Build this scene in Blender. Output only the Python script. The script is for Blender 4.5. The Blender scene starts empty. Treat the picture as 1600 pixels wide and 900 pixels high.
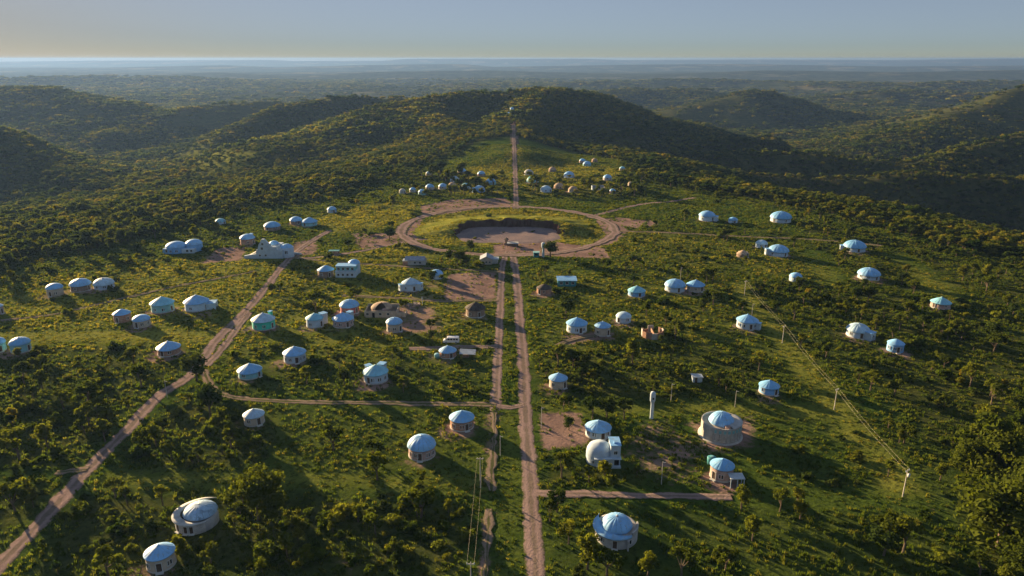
import bpy, math, random, time
import numpy as np
from mathutils import Vector

T0 = time.time()
scene = bpy.context.scene
COL = scene.collection
R = math.radians

# ------------------------------------------------------------------ camera
CAM_H = 100.0
PITCH = 17.9
cam_data = bpy.data.cameras.new("camera")
cam_data.sensor_width = 36.0
cam_data.lens = 24.98
cam_data.clip_start = 1.0
cam_data.clip_end = 90000.0
cam = bpy.data.objects.new("camera", cam_data)
COL.objects.link(cam)
cam.location = (0.0, 0.0, CAM_H)
cam.rotation_euler = (R(90.0 - PITCH), 0.0, 0.0)
scene.camera = cam

# ------------------------------------------------------------------ light
SUN_AZ = 46.0      # degrees to the left of the viewing direction (+Y)
SUN_EL = 10.0
world = bpy.data.worlds.new("World")
scene.world = world
world.use_nodes = True
nt = world.node_tree
nt.nodes.clear()
w_out = nt.nodes.new("ShaderNodeOutputWorld")
w_bg = nt.nodes.new("ShaderNodeBackground")
w_sky = nt.nodes.new("ShaderNodeTexSky")
w_sky.sky_type = 'NISHITA'
w_sky.sun_disc = False
w_sky.sun_elevation = R(SUN_EL)
w_sky.sun_rotation = R(-SUN_AZ)
w_sky.altitude = 400.0
w_sky.air_density = 1.0
w_sky.dust_density = 0.5
w_sky.ozone_density = 2.0
# the photograph shows only the lowest five degrees of sky: the height is stretched so that
# the haze band near the horizon is as thin as in the photograph
w_tc = nt.nodes.new("ShaderNodeTexCoord")
w_map = nt.nodes.new("ShaderNodeMapping")
w_map.inputs['Scale'].default_value = (1.0, 1.0, 4.2)
w_map.inputs['Location'].default_value = (0.0, 0.0, 0.03)
w_nrm = nt.nodes.new("ShaderNodeVectorMath")
w_nrm.operation = 'NORMALIZE'
nt.links.new(w_tc.outputs['Generated'], w_map.inputs['Vector'])
nt.links.new(w_map.outputs['Vector'], w_nrm.inputs[0])
nt.links.new(w_nrm.outputs['Vector'], w_sky.inputs['Vector'])
# soft shoulder on the bright band round the sun, the same everywhere in the sky
w_lum = nt.nodes.new("ShaderNodeVectorMath"); w_lum.operation = 'DOT_PRODUCT'
w_lum.inputs[1].default_value = (0.30, 0.60, 0.10)
w_k = nt.nodes.new("ShaderNodeMath"); w_k.operation = 'MULTIPLY_ADD'
w_k.inputs[1].default_value = 0.85
w_k.inputs[2].default_value = 1.0
w_cmp = nt.nodes.new("ShaderNodeVectorMath"); w_cmp.operation = 'DIVIDE'
nt.links.new(w_sky.outputs['Color'], w_lum.inputs[0])
nt.links.new(w_lum.outputs['Value'], w_k.inputs[0])
nt.links.new(w_sky.outputs['Color'], w_cmp.inputs[0])
nt.links.new(w_k.outputs[0], w_cmp.inputs[1])
w_hsv = nt.nodes.new("ShaderNodeHueSaturation")
w_hsv.inputs['Saturation'].default_value = 0.64
nt.links.new(w_cmp.outputs['Vector'], w_hsv.inputs['Color'])
w_tint = nt.nodes.new("ShaderNodeVectorMath"); w_tint.operation = 'MULTIPLY'
w_tint.inputs[1].default_value = (1.0, 1.0, 1.0)
nt.links.new(w_hsv.outputs['Color'], w_tint.inputs[0])
nt.links.new(w_tint.outputs['Vector'], w_bg.inputs['Color'])
w_bg.inputs['Strength'].default_value = 0.11
nt.links.new(w_bg.outputs['Background'], w_out.inputs['Surface'])

sun_data = bpy.data.lights.new("sun", 'SUN')
sun_data.energy = 5.0
sun_data.angle = R(0.5)
sun_data.color = (1.0, 0.71, 0.38)
sun = bpy.data.objects.new("sun", sun_data)
COL.objects.link(sun)
_sd = Vector((-math.sin(R(SUN_AZ)) * math.cos(R(SUN_EL)), math.cos(R(SUN_AZ)) * math.cos(R(SUN_EL)), math.sin(R(SUN_EL))))
sun.rotation_euler = _sd.to_track_quat('Z', 'Y').to_euler()
sun.location = (-300.0, 300.0, 400.0)

scene.view_settings.view_transform = 'Standard'
scene.view_settings.look = 'None'
scene.view_settings.gamma = 1.0
scene.view_settings.use_curve_mapping = False
scene.view_settings.exposure = 1.85

scene.render.engine = 'CYCLES'
scene.cycles.use_denoising = True
scene.cycles.max_bounces = 5
scene.cycles.diffuse_bounces = 2
scene.cycles.glossy_bounces = 2
scene.cycles.transmission_bounces = 2
scene.cycles.volume_bounces = 0
scene.cycles.use_adaptive_sampling = True
scene.cycles.adaptive_threshold = 0.02
HAZE = 7.0e-5

# ------------------------------------------------------------------ the lie of the land, in metres (x right, y ahead)
PLATEAU = [(-190.0, 169.1), (-257.0, 283.2), (-252.1, 335.2), (-225.0, 371.6), (-211.3, 424.2), (-192.2, 477.3), (-152.5, 523.6), (-108.6, 601.1), (-92.4, 686.6), (-42.5, 793.0), (0.0, 852.6), (50.9, 815.9), (104.7, 731.3), (112.9, 594.6), (159.0, 547.2), (202.5, 492.6), (235.6, 411.0), (255.9, 340.8), (270.5, 283.2), (207.2, 169.1), (1500, -600), (-1500, -600)]
RIDGES = [
    ([(2.6, 740, 9.3), (2.4, 900, 11.7), (1.8, 1030, 21.2), (47.8, 1220, 40.8)], 125, 1.8, 16),
    ([(-24.9, 800, 9.7), (-72.0, 960, 14.2), (-144.8, 1100, 20.5)], 150, 1.6, 16),
    ([(263.7, 1500, -17.3), (160.8, 1420, 30.0), (76.8, 1300, 43.5), (0.0, 1270, 41.6), (-87.1, 1250, 37.3), (-201.3, 1150, 24.8), (-265.3, 1000, 1.9), (-304.4, 850, -16.2), (-319.1, 750, -29.5)], 235, 1.6, 16),
    ([(-190.3, 1560, 20.4), (-317.9, 1520, 22.5), (-441.2, 1400, 8.4), (-486.0, 1280, -18.9), (-492.1, 1150, -42.0), (-471.5, 1020, -48.6)], 120, 1.5, 10),
    ([(-453.5, 2000, -7.1), (-646.1, 1850, -5.3), (-744.5, 1700, -14.1), (-796.4, 1560, -28.7), (-780.9, 1400, -42.2)], 170, 1.5, 10),
    ([(-1805.3, 1900, 55.5), (-1285.2, 1850, 25.8), (-1110.7, 1800, 23.3), (-923.9, 1650, -5.1)], 260, 1.5, 10),
    ([(-875.4, 1000, 34.6), (-741.8, 980, 19.1), (-658.7, 930, 5.6), (-568.6, 860, -12.2), (-466.9, 760, -26.4)], 130, 1.5, 10),
    ([(438.6, 2000, -44.5), (567.7, 2100, -12.4), (726.6, 2200, 6.3), (884.0, 2250, -28.1), (984.9, 2200, -62.7)], 210, 1.5, 14),
    ([(1611.0, 1700, 74.2), (1337.8, 1720, 56.8), (1165.9, 1680, 38.3), (1032.6, 1600, 14.3), (884.8, 1480, -17.0), (724.0, 1300, -25.2)], 200, 1.4, 14),
    ([(922.9, 1050, 17.9), (708.7, 1000, -3.3), (592.3, 950, -14.8), (505.5, 880, -28.2)], 110, 1.5, 10),
    ([(99.2, 1120, -15.7), (204.0, 1150, -23.8), (319.2, 1200, -27.1), (408.4, 1150, -26.8)], 90, 1.6, 10),
    ([(249.5, 1000, -22.6), (325.6, 960, -21.9), (416.0, 930, -25.5), (489.7, 880, -28.2)], 75, 1.6, 10),
    ([(138.8, 860, -22.2), (223.8, 830, -23.9), (360.4, 800, -26.6), (451.5, 770, -24.6), (569.6, 740, -29.2)], 60, 1.6, 8),
    ([(-4355.8, 4200, -5.4), (-2973.8, 4300, -11.5), (-2590.7, 5000, -13.1), (-1870.0, 4600, -26.9)], 500, 1.5, 15),
    ([(-3651.4, 6500, -63.2), (-2755.5, 6800, -20.1), (-1964.6, 6500, -47.0), (-1206.7, 7000, -17.8), (-255.0, 7400, -12.4), (603.7, 7000, -29.4), (1643.3, 6800, -42.5)], 520, 1.6, 20),
    ([(1139.6, 6600, -43.8), (2481.1, 7200, -9.3), (3741.9, 7000, -23.6), (4823.1, 7000, -0.5), (7232.7, 7000, 5.2)], 600, 1.8, 20),
    ([(363.9, 4200, -36.8), (994.7, 4600, -26.9), (1523.5, 4400, -32.4), (1975.7, 3800, -27.0), (2699.3, 3900, -10.8), (3705.6, 3900, 8.6)], 420, 1.4, 15),
    ([(1313.0, 2900, -40.6), (1694.7, 3000, -27.8), (1917.5, 2900, -33.3), (2392.4, 2900, -16.3)], 260, 1.5, 12),
    ([(316.6, 2800, -26.4), (547.2, 3000, -22.8), (731.1, 2900, -26.0)], 240, 1.5, 12),
    ([(-11872.9, 11500, -27.3), (-6432.9, 11500, -36.7), (-4547.7, 11500, 1.0), (-3597.2, 11000, -30.8), (-2372.7, 11500, 1.0), (-1031.1, 12000, 16.4)], 900, 2.4, 30),
    ([(-378.6, 11000, -21.8), (1976.7, 11500, 10.5), (3608.7, 12000, 16.4), (5676.9, 11000, -12.7), (11341.7, 12000, 16.4)], 900, 2.4, 30),
    ([(-26278.3, 18000, 4.1), (-17003.6, 18000, 4.1), (-12361.4, 18000, 26.2), (-10794.7, 18500, 46.8), (-7141.7, 18500, 61.9), (-6030.0, 18500, 69.5), (-5636.2, 18500, 39.3), (-3912.9, 19000, 45.4), (-2608.2, 19000, 53.1), (-2093.8, 18500, 92.1), (1586.2, 18500, 92.1), (2607.9, 19000, 60.9), (6518.0, 19000, 76.4), (9522.3, 18500, 61.9), (10497.5, 18000, 77.7), (12345.1, 18000, 99.7), (27765.4, 18000, 121.7)], 1700, 4.0, 30),
]

# ------------------------------------------------------------------ terrain heights (metres)
def _hash(ix, iy, seed):
    h = (ix.astype(np.int64) * 374761393 + iy.astype(np.int64) * 668265263 + seed * 974711) & 0x7fffffff
    h = ((h ^ (h >> 13)) * 1274126177) & 0x7fffffff
    return ((h ^ (h >> 16)) & 0xffff) / 65535.0

def vnoise(x, y, seed=0):
    fx, fy = np.floor(x), np.floor(y)
    tx, ty = x - fx, y - fy
    tx = tx * tx * tx * (tx * (tx * 6 - 15) + 10)
    ty = ty * ty * ty * (ty * (ty * 6 - 15) + 10)
    a, b = _hash(fx, fy, seed), _hash(fx + 1, fy, seed)
    c, d = _hash(fx, fy + 1, seed), _hash(fx + 1, fy + 1, seed)
    return (a + (b - a) * tx) * (1 - ty) + (c + (d - c) * tx) * ty

def fbm(x, y, seed=0, octs=4):
    s, a, t = 0.0, 1.0, 0.0
    for k in range(octs):
        s = s + a * vnoise(x, y, seed + k * 17)
        t += a
        x, y, a = x * 2.03 + 11.3, y * 2.03 - 7.1, a * 0.5
    return s / t

def sstep(a, b, v):
    t = np.clip((v - a) / (b - a), 0, 1)
    return t * t * (3 - 2 * t)

def smax(a, b, k):
    h = np.clip(0.5 + 0.5 * (a - b) / k, 0, 1)
    return b + (a - b) * h + k * h * (1 - h)

def seg_dist(x, y, P):
    """distance to a polyline and the parameter-interpolated remaining columns"""
    P = np.asarray(P, float)
    best = np.full(x.shape, 1e12)
    val = np.zeros(x.shape)
    for k in range(len(P) - 1):
        ax, ay, bx, by = P[k, 0], P[k, 1], P[k + 1, 0], P[k + 1, 1]
        dx, dy = bx - ax, by - ay
        t = np.clip(((x - ax) * dx + (y - ay) * dy) / (dx * dx + dy * dy + 1e-9), 0, 1)
        d = np.hypot(x - ax - t * dx, y - ay - t * dy)
        m = d < best
        best = np.where(m, d, best)
        if P.shape[1] > 2:
            val = np.where(m, P[k, 2] + t * (P[k + 1, 2] - P[k, 2]), val)
    return best, val

def in_poly(x, y, P):
    P = np.asarray(P, float)
    ins = np.zeros(x.shape, bool)
    n = len(P)
    for k in range(n):
        x1, y1 = P[k]
        x2, y2 = P[(k + 1) % n]
        c = ((y1 > y) != (y2 > y)) & (x < (x2 - x1) * (y - y1) / (y2 - y1 + 1e-12) + x1)
        ins ^= c
    return ins

def poly_sd(x, y, P):
    """signed distance to a closed polygon: negative inside"""
    d, _ = seg_dist(x, y, list(P) + [P[0]])
    return np.where(in_poly(x, y, P), -d, d)

def height(x, y):
    x = np.asarray(x, float)
    y = np.asarray(y, float)
    dist = np.hypot(x, y)
    far = sstep(2500, 9000, dist)
    base = -66 - 16 * far + 16 * (fbm(x / 620, y / 620, 3, 3) - 0.5) * (1 - 0.4 * far) + 40 * far * (fbm(x / 3200, y / 2100, 5, 3) - 0.5)
    base = base - (1 - far) * (24 * sstep(120, 480, x) + 12 * sstep(-250, -600, x))
    pd = np.maximum(poly_sd(x, y, PLATEAU), 0)
    Wd = 330 + 60 * sstep(-100, -400, x) - 70 * sstep(0, 300, x)
    pm = np.exp(-(pd / Wd) ** 1.7)
    h = base + (0 - base) * pm
    for (P, s, e, k) in RIDGES:
        d, zc = seg_dist(x, y, P)
        r = base + (zc - base) * np.exp(-(d / s) ** e)
        h = smax(r, h, k)
    wild = 1 - np.exp(-(pd / 140) ** 2)
    gul = 1 - np.abs(2 * fbm(x / 260, y / 260, 21, 3) - 1)
    h = h + wild * (1 - far) * ((15 + 7 * sstep(100, 400, x)) * (gul - 0.72) + 7 * (fbm(x / 90, y / 90, 33, 3) - 0.5))
    h = h + (1 - wild) * 0.9 * (fbm(x / 70, y / 70, 44, 2) - 0.5)
    return np.where(h > 96, 96 + 14 * (1 - np.exp(-(h - 96) / 14)), h)

ROADS = [
    ('avenue_lane', [(-2.4, 373.5), (-4.6, 348.8), (-5.0, 309.1), (-4.9, 254.1), (-5.0, 218.9), (-5.0, 190.6)], 3.7, 0.5),
    ('avenue_lane', [(0.0, 373.5), (1.9, 334.1), (3.0, 283.2), (3.8, 229.8), (4.0, 191.5), (4.4, 162.9), (4.6, 140.7), (5.0, 114.8)], 4.5, 0.6),
    ('avenue_crossing', [(-4.7, 193.9), (-0.4, 192.7), (4.1, 194.7)], 3.2, 0.7),
    ('hill_road', [(2.7, 489.9), (3.0, 554.0), (2.9, 654.6), (2.6, 724.4), (2.2, 845.7), (2.5, 959.8)], 5.0, 0.8),
    ('diagonal_road', [(-106.3, 116.9), (-107.1, 136.4), (-108.6, 159.5), (-109.1, 179.8), (-110.1, 201.2), (-106.8, 212.8), (-108.1, 229.3), (-110.1, 246.9), (-110.6, 278.7), (-112.6, 309.0), (-115.5, 342.0), (-116.9, 381.1), (-111.6, 424.3)], 4.4, 0.7),
    ('diagonal_branch', [(-104.6, 222.9), (-104.6, 236.0), (-106.8, 258.9), (-108.5, 278.0)], 3.4, 0.7),
    ('cross_street', [(-104.2, 219.8), (-95.5, 205.8), (-87.3, 199.3), (-70.5, 196.2), (-39.0, 195.2), (-4.9, 194.7)], 3.0, 0.6),
    ('left_street', [(-49.2, 402.4), (-57.3, 399.2), (-71.6, 385.4), (-83.6, 374.0), (-101.4, 361.9), (-116.7, 358.9)], 3.6, 0.7),
    ('middle_street', [(-111.4, 359.0), (-85.4, 350.9), (-58.3, 345.3), (-31.8, 339.1), (-5.7, 334.1)], 2.8, 0.6),
    ('plot_street', [(-75.2, 298.7), (-50.6, 295.3), (-30.5, 291.6), (-5.8, 291.5)], 3.2, 0.7),
    ('van_lane', [(-37.0, 237.1), (-23.3, 239.5), (-5.2, 240.9)], 3.4, 0.8),
    ('right_street', [(50.0, 461.5), (63.2, 476.4), (78.9, 493.7), (98.6, 510.1), (117.5, 516.1), (137.8, 531.6)], 4.2, 0.6),
    ('right_track', [(56.0, 421.7), (69.8, 419.8), (84.9, 418.0), (110.9, 414.0), (143.0, 406.6), (171.3, 402.2), (208.4, 386.9)], 3.6, 0.8),
    ('yard_street', [(5.9, 148.1), (15.4, 147.8), (30.7, 146.9), (52.5, 146.7)], 3.0, 0.6),
    ('field_track', [(-209.0, 265.0), (-189.0, 273.9), (-175.8, 288.0), (-155.3, 309.7), (-139.9, 322.5), (-126.0, 335.2)], 2.6, 0.9),
    ('verge_track', [(-5.1, 189.8), (-5.0, 176.2), (-5.0, 162.8), (-5.1, 149.0)], 2.0, 1.5),
    ('verge_track', [(-5.4, 141.8), (-5.3, 131.5), (-5.2, 116.6)], 1.9, 1.5),
    ('stub_track', [(-116.0, 157.7), (-112.6, 158.0), (-108.7, 158.6)], 2.2, 1.0),
    ('house_track', [(16.4, 241.4), (25.3, 248.7), (37.8, 252.3)], 2.4, 0.8),
    ('ring_road', [(-2.5, 365.5), (3.2, 365.7), (8.9, 366.5), (14.5, 367.7), (19.9, 369.5), (25.2, 371.6), (30.2, 374.3), (35.1, 377.3), (39.6, 380.8), (43.8, 384.7), (47.7, 388.9), (51.2, 393.4), (54.2, 398.2), (56.9, 403.3), (59.0, 408.6), (60.8, 414.0), (62.0, 419.6), (62.8, 425.3), (63.0, 431.0), (62.8, 436.7), (62.0, 442.4), (60.8, 448.0), (59.0, 453.4), (56.9, 458.7), (54.2, 463.8), (51.2, 468.6), (47.7, 473.1), (43.8, 477.3), (39.6, 481.2), (35.1, 484.7), (30.2, 487.7), (25.2, 490.4), (19.9, 492.5), (14.5, 494.3), (8.9, 495.5), (3.2, 496.3), (-2.5, 496.5), (-8.2, 496.3), (-13.9, 495.5), (-19.5, 494.3), (-24.9, 492.5), (-30.2, 490.4), (-35.3, 487.7), (-40.1, 484.7), (-44.6, 481.2), (-48.8, 477.3), (-52.7, 473.1), (-56.2, 468.6), (-59.2, 463.8), (-61.9, 458.7), (-64.0, 453.4), (-65.8, 448.0), (-67.0, 442.4), (-67.8, 436.7), (-68.0, 431.0), (-67.8, 425.3), (-67.0, 419.6), (-65.8, 414.0), (-64.0, 408.6), (-61.9, 403.3), (-59.2, 398.2), (-56.2, 393.4), (-52.7, 388.9), (-48.8, 384.7), (-44.6, 380.8), (-40.1, 377.3), (-35.3, 374.3), (-30.2, 371.6), (-24.9, 369.5), (-19.5, 367.7), (-13.9, 366.5), (-8.2, 365.7), (-2.5, 365.5)], 7.0, 1.9),
]
SOIL = [
    ([(-31.5, 331.4), (-7.6, 335.2), (-6.7, 293.2), (-29.8, 292.5)], 2.5, 0.95),
    ([(8.2, 190.3), (20.0, 189.9), (21.6, 180.8), (19.9, 169.5), (7.9, 168.7)], 3, 0.95),
    ([(36.6, 186.7), (48.5, 185.5), (52.7, 169.3), (48.3, 150.5), (33.9, 151.5), (27.5, 167.8)], 8, 0.55),
    ([(50.0, 183.6), (71.6, 187.3), (66.8, 167.6), (51.2, 166.7)], 5, 0.7),
    ([(-66.1, 499.7), (-47.6, 523.5), (-4.8, 530.9), (3.7, 501.7), (-35.1, 479.0), (-59.2, 460.9)], 4, 0.9),
    ([(-11.5, 386.6), (0.0, 399.0), (25.7, 396.0), (51.2, 380.0), (52.1, 359.5), (27.0, 361.6), (4.1, 369.4), (-8.4, 361.2)], 3, 1.0),
    ([(-97.3, 418.0), (-69.0, 420.0), (-59.4, 390.1), (-86.2, 378.2)], 4, 0.75),
    ([(-164.9, 381.3), (-148.0, 386.8), (-138.3, 353.8), (-159.5, 349.2)], 4, 0.8),
    ([(-126.6, 395.6), (-112.4, 404.8), (-103.8, 371.4), (-119.1, 353.8)], 4, 0.7),
    ([(-64.7, 288.6), (-33.0, 288.3), (-23.2, 252.7), (-43.0, 249.6), (-51.5, 268.0)], 6, 0.65),
    ([(18.4, 253.9), (39.7, 253.6), (39.4, 245.9), (15.9, 240.2)], 4, 0.7),
    ([(-64.5, 405.4), (-66.4, 451.4), (-57.0, 471.0), (-56.9, 425.0), (-49.6, 396.2), (-57.5, 387.2)], 3, 0.8),
    ([(53.1, 451.2), (65.6, 461.4), (72.2, 423.2), (58.1, 391.4), (45.7, 377.5), (55.6, 415.1)], 3, 0.85),
    ([(67.4, 465.6), (87.8, 450.7), (78.6, 426.5), (66.4, 437.5)], 4, 0.9),
    ([(88.8, 460.9), (93.3, 441.1), (82.6, 426.4)], 3, 0.9),
    ([(-37.5, 240.8), (-9.5, 244.6), (-9.0, 229.8), (-30.7, 223.7)], 6, 0.5),
    ([(-49.7, 329.7), (-32.6, 329.4), (-30.5, 291.6), (-55.3, 290.2)], 6, 0.45),
    ([(-141.2, 290.8), (-126.0, 290.7), (-119.9, 268.6), (-130.8, 267.0)], 5, 0.6),
    ([(49.0, 155.3), (56.7, 156.7), (55.3, 147.0), (47.4, 146.2)], 3, 0.8),
    ([(-9.6, 191.4), (-3.5, 191.4), (-1.6, 151.1), (-6.2, 148.4)], 4, 0.35),
    ([(-6.8, 189.4), (-3.8, 189.4), (-4.1, 149.8), (-5.9, 149.8)], 2.0, 1.0),
    ([(-6.8, 140.8), (-4.2, 140.8), (-4.1, 117.5), (-6.4, 117.5)], 2.0, 0.9),
    ([(96.7, 146.8), (100.6, 145.5), (100.2, 133.5), (96.9, 133.9)], 4, 0.5),
    ([(140.6, 189.3), (143.6, 185.3), (140.5, 172.5), (139.3, 176.0)], 4, 0.5),
    ([(91.4, 263.8), (103.0, 257.1), (95.9, 247.2), (85.7, 253.5)], 5, 0.4),
    ([(78.2, 201.7), (87.1, 198.7), (80.5, 191.2), (73.9, 194.5)], 4, 0.6),
    ([(-4.3, 986.6), (10.5, 989.4), (7.1, 724.6), (-1.9, 724.8)], 4, 0.7),
    ([(-54.3, 134.2), (-27.8, 129.5), (-31.2, 119.5), (-48.2, 119.6)], 10, 0.35),
    ([(15.5, 148.3), (10.0, 133.7), (17.8, 127.1), (20.7, 140.6)], 6, 0.35),
]
MEADOW = [
    ([(-66.7, 425.0), (-47.4, 470.8), (0.0, 492.1), (43.2, 471.8), (62.0, 419.9), (44.9, 370.8), (-58.4, 393.1)], 4, 1.0),
    ([(-127.1, 461.7), (-102.2, 509.3), (-65.0, 509.0), (-65.1, 442.2), (-93.4, 421.5), (-112.7, 420.9)], 10, 1.0),
    ([(-121.6, 351.3), (-58.4, 393.1), (-37.4, 364.7), (-63.0, 335.1), (-105.3, 340.0)], 10, 0.8),
    ([(-237.0, 304.8), (-197.9, 352.5), (-159.8, 364.4), (-122.3, 364.1), (-111.2, 309.1), (-120.6, 267.1), (-201.2, 253.8)], 20, 0.75),
    ([(-201.6, 254.5), (-134.6, 258.5), (-115.0, 253.3), (-112.3, 240.7), (-195.7, 246.1)], 5, 0.9),
    ([(-39.9, 683.6), (0.0, 704.0), (0.0, 554.0), (-19.7, 540.9), (-50.4, 556.1)], 8, 0.9),
    ([(7.6, 704.0), (64.4, 719.0), (108.3, 669.9), (80.8, 556.6), (9.7, 533.5)], 10, 0.75),
    ([(62.5, 423.3), (110.1, 410.7), (149.6, 364.4), (102.2, 329.2), (64.9, 346.4), (44.2, 364.3)], 15, 0.45),
    ([(112.1, 364.1), (153.0, 364.5), (157.9, 329.0), (148.4, 314.0), (117.7, 329.0)], 10, 0.5),
    ([(-622.2, 1281.3), (-522.4, 1254.4), (-300.7, 888.2), (-306.9, 793.5), (-352.5, 766.3)], 40, 0.8),
    ([(-2.0, 755.0), (8.8, 757.1), (11.2, 692.7), (-5.0, 692.8)], 6, 1.0),
    ([(-868.7, 3116.0), (-566.5, 3253.0), (-265.7, 1523.1), (-527.9, 1951.9)], 30, 1.0),
    ([(200.7, 364.5), (204.7, 308.9), (188.5, 291.1), (185.2, 340.2)], 8, 0.5),
    ([(-247.1, 319.2), (-122.3, 364.1), (-51.2, 340.7), (-9.0, 318.7), (-6.7, 229.8), (-105.4, 229.3), (-192.3, 241.2)], 30, 0.6),  # drier grass laid broad, its lighter colour also imitates strong sunlight
    ([(9.6, 339.7), (108.4, 329.1), (101.0, 229.4), (9.0, 229.7)], 30, 0.38),  # drier grass again, partly a painted brightening of the open ground
    ([(99.9, 323.0), (110.2, 322.9), (99.6, 147.6), (90.3, 147.5)], 5, 0.65),
    ([(-102.7, 157.7), (-61.9, 157.7), (-5.6, 155.4), (-5.4, 149.0), (-62.7, 150.4), (-102.2, 150.9)], 4, 0.45),
    ([(8.8, 194.8), (97.2, 194.5), (98.9, 185.3), (56.7, 188.1), (9.5, 190.3)], 4, 0.5),
    ([(-70.8, 190.8), (-5.7, 189.4), (-6.5, 158.3), (-59.4, 160.1)], 15, 0.18),
    ([(-2.9, 191.4), (2.9, 191.4), (1.9, 117.5), (-3.2, 117.5)], 3, 0.2),
]
ZONES = [
    ([(-97.9, 117.8), (-104.9, 142.4), (-100.0, 149.8), (-67.0, 149.3), (-49.6, 148.4), (-8.8, 143.8), (-6.9, 117.5)], 6.0, 36),
    ([(-103.0, 164.6), (-103.5, 187.3), (-100.4, 201.9), (-78.6, 197.1), (-63.3, 172.6), (-68.4, 157.6), (-94.5, 157.6)], 6.5, 26),
    ([(-165.6, 209.0), (-116.1, 214.0), (-113.1, 199.1), (-114.1, 157.7), (-135.1, 157.6)], 7.0, 38),
    ([(-132.3, 153.5), (-113.9, 154.8), (-109.1, 129.7), (-113.8, 127.6)], 7.0, 38),
    ([(-191.4, 240.0), (-117.5, 241.9), (-107.2, 229.3), (-111.8, 209.1), (-169.1, 208.2)], 6.5, 30),
    ([(-72.7, 190.8), (-5.8, 191.4), (-5.7, 156.8), (-56.9, 157.2)], 1.8, 9),
    ([(-105.3, 240.7), (-37.0, 237.7), (-6.7, 227.0), (-5.9, 199.0), (-88.7, 202.9)], 2.4, 17),
    ([(-120.7, 328.8), (-62.1, 329.7), (-33.1, 319.2), (-29.8, 283.3), (-66.4, 290.2), (-100.6, 247.0), (-107.7, 253.4)], 3.5, 13),
    ([(-100.0, 283.1), (-5.5, 287.4), (-5.9, 242.7), (-85.7, 237.9), (-100.5, 253.6)], 1.5, 8),
    ([(10.8, 328.9), (106.9, 334.5), (88.2, 253.5), (57.9, 237.8), (11.6, 238.4)], 3.4, 9),
    ([(8.1, 238.4), (83.8, 247.1), (85.5, 199.6), (9.7, 194.8)], 7.5, 24),
    ([(90.3, 318.9), (135.5, 318.9), (121.2, 229.4), (95.8, 191.2), (88.8, 208.6)], 4.0, 12),
    ([(117.4, 318.9), (221.7, 291.0), (140.4, 162.7), (112.3, 169.1), (118.9, 229.4), (115.8, 267.9)], 8.5, 22),
    ([(121.2, 172.6), (154.2, 187.1), (107.8, 117.4), (98.9, 117.5), (102.2, 138.1)], 15.0, 24),
    ([(103.5, 191.2), (122.9, 172.6), (105.1, 142.9), (98.9, 150.8)], 3.5, 12),
    ([(7.5, 143.2), (52.3, 141.9), (96.9, 141.7), (97.6, 117.5), (6.4, 117.5)], 3.0, 11),
    ([(8.5, 166.1), (32.7, 158.2), (31.2, 149.8), (7.0, 150.0)], 3.0, 40),
    ([(70.9, 191.3), (101.6, 187.2), (94.5, 145.5), (61.9, 148.3)], 0.8, 10),
    ([(73.1, 441.2), (172.4, 424.8), (154.8, 329.0), (62.0, 329.4), (32.4, 345.6)], 3.0, 14),
    ([(189.8, 470.9), (260.6, 347.6), (226.9, 282.8), (150.4, 318.7)], 7.0, 20),
    ([(-254.3, 329.5), (-204.4, 409.2), (-166.0, 451.8), (-138.5, 392.7), (-159.5, 339.9), (-227.8, 291.7)], 2.8, 14),
    ([(-227.8, 291.7), (-145.4, 328.7), (-112.5, 246.9), (-203.5, 257.2)], 0.9, 9),
    ([(-174.8, 504.2), (-106.0, 585.9), (-80.6, 555.1), (-70.6, 482.1), (-130.2, 442.2)], 3.0, 12),
    ([(-122.0, 442.1), (-65.1, 442.2), (-34.1, 329.4), (-100.6, 334.6)], 1.0, 8),
    ([(-108.1, 755.2), (-6.3, 704.6), (-4.9, 540.7), (-76.9, 528.6)], 14, 34),
    ([(11.5, 714.2), (124.2, 657.6), (101.3, 530.1), (9.8, 540.9)], 11, 28),
    ([(-73.7, 358.4), (-6.9, 370.7), (-9.6, 339.6), (-63.9, 340.6)], 4.0, 14),
    ([(-63.4, 461.0), (59.3, 461.4), (46.4, 384.5), (-51.1, 393.2)], 0.15, 3),
]
CLEAR = [
    ([(-102.7, 157.7), (-61.9, 157.7), (-5.6, 155.4), (-5.4, 149.0), (-62.7, 150.4), (-102.2, 150.9)],),
    ([(8.8, 194.8), (97.2, 194.5), (98.9, 185.3), (56.7, 188.1), (9.5, 190.3)],),
    ([(-202.1, 255.2), (-115.6, 254.6), (-108.6, 243.1), (-194.0, 243.6)],),
    ([(9.4, 150.0), (98.3, 149.7), (95.0, 140.9), (9.1, 143.7)],),
    ([(99.4, 318.9), (108.4, 318.9), (99.0, 148.1), (91.2, 148.1)],),
    ([(200.6, 371.2), (214.5, 371.3), (199.5, 290.9), (183.4, 287.0)],),
    ([(158.4, 378.3), (172.5, 378.4), (159.4, 318.7), (144.5, 318.8)],),
    ([(-134.2, 158.5), (-113.0, 158.6), (-114.9, 153.7), (-130.7, 153.6)],),
    ([(-12.5, 191.4), (-6.7, 191.4), (-4.9, 117.5), (-9.6, 117.5)],),
    ([(-2.9, 191.4), (2.9, 191.4), (1.9, 117.5), (-3.2, 117.5)],),
]
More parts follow.
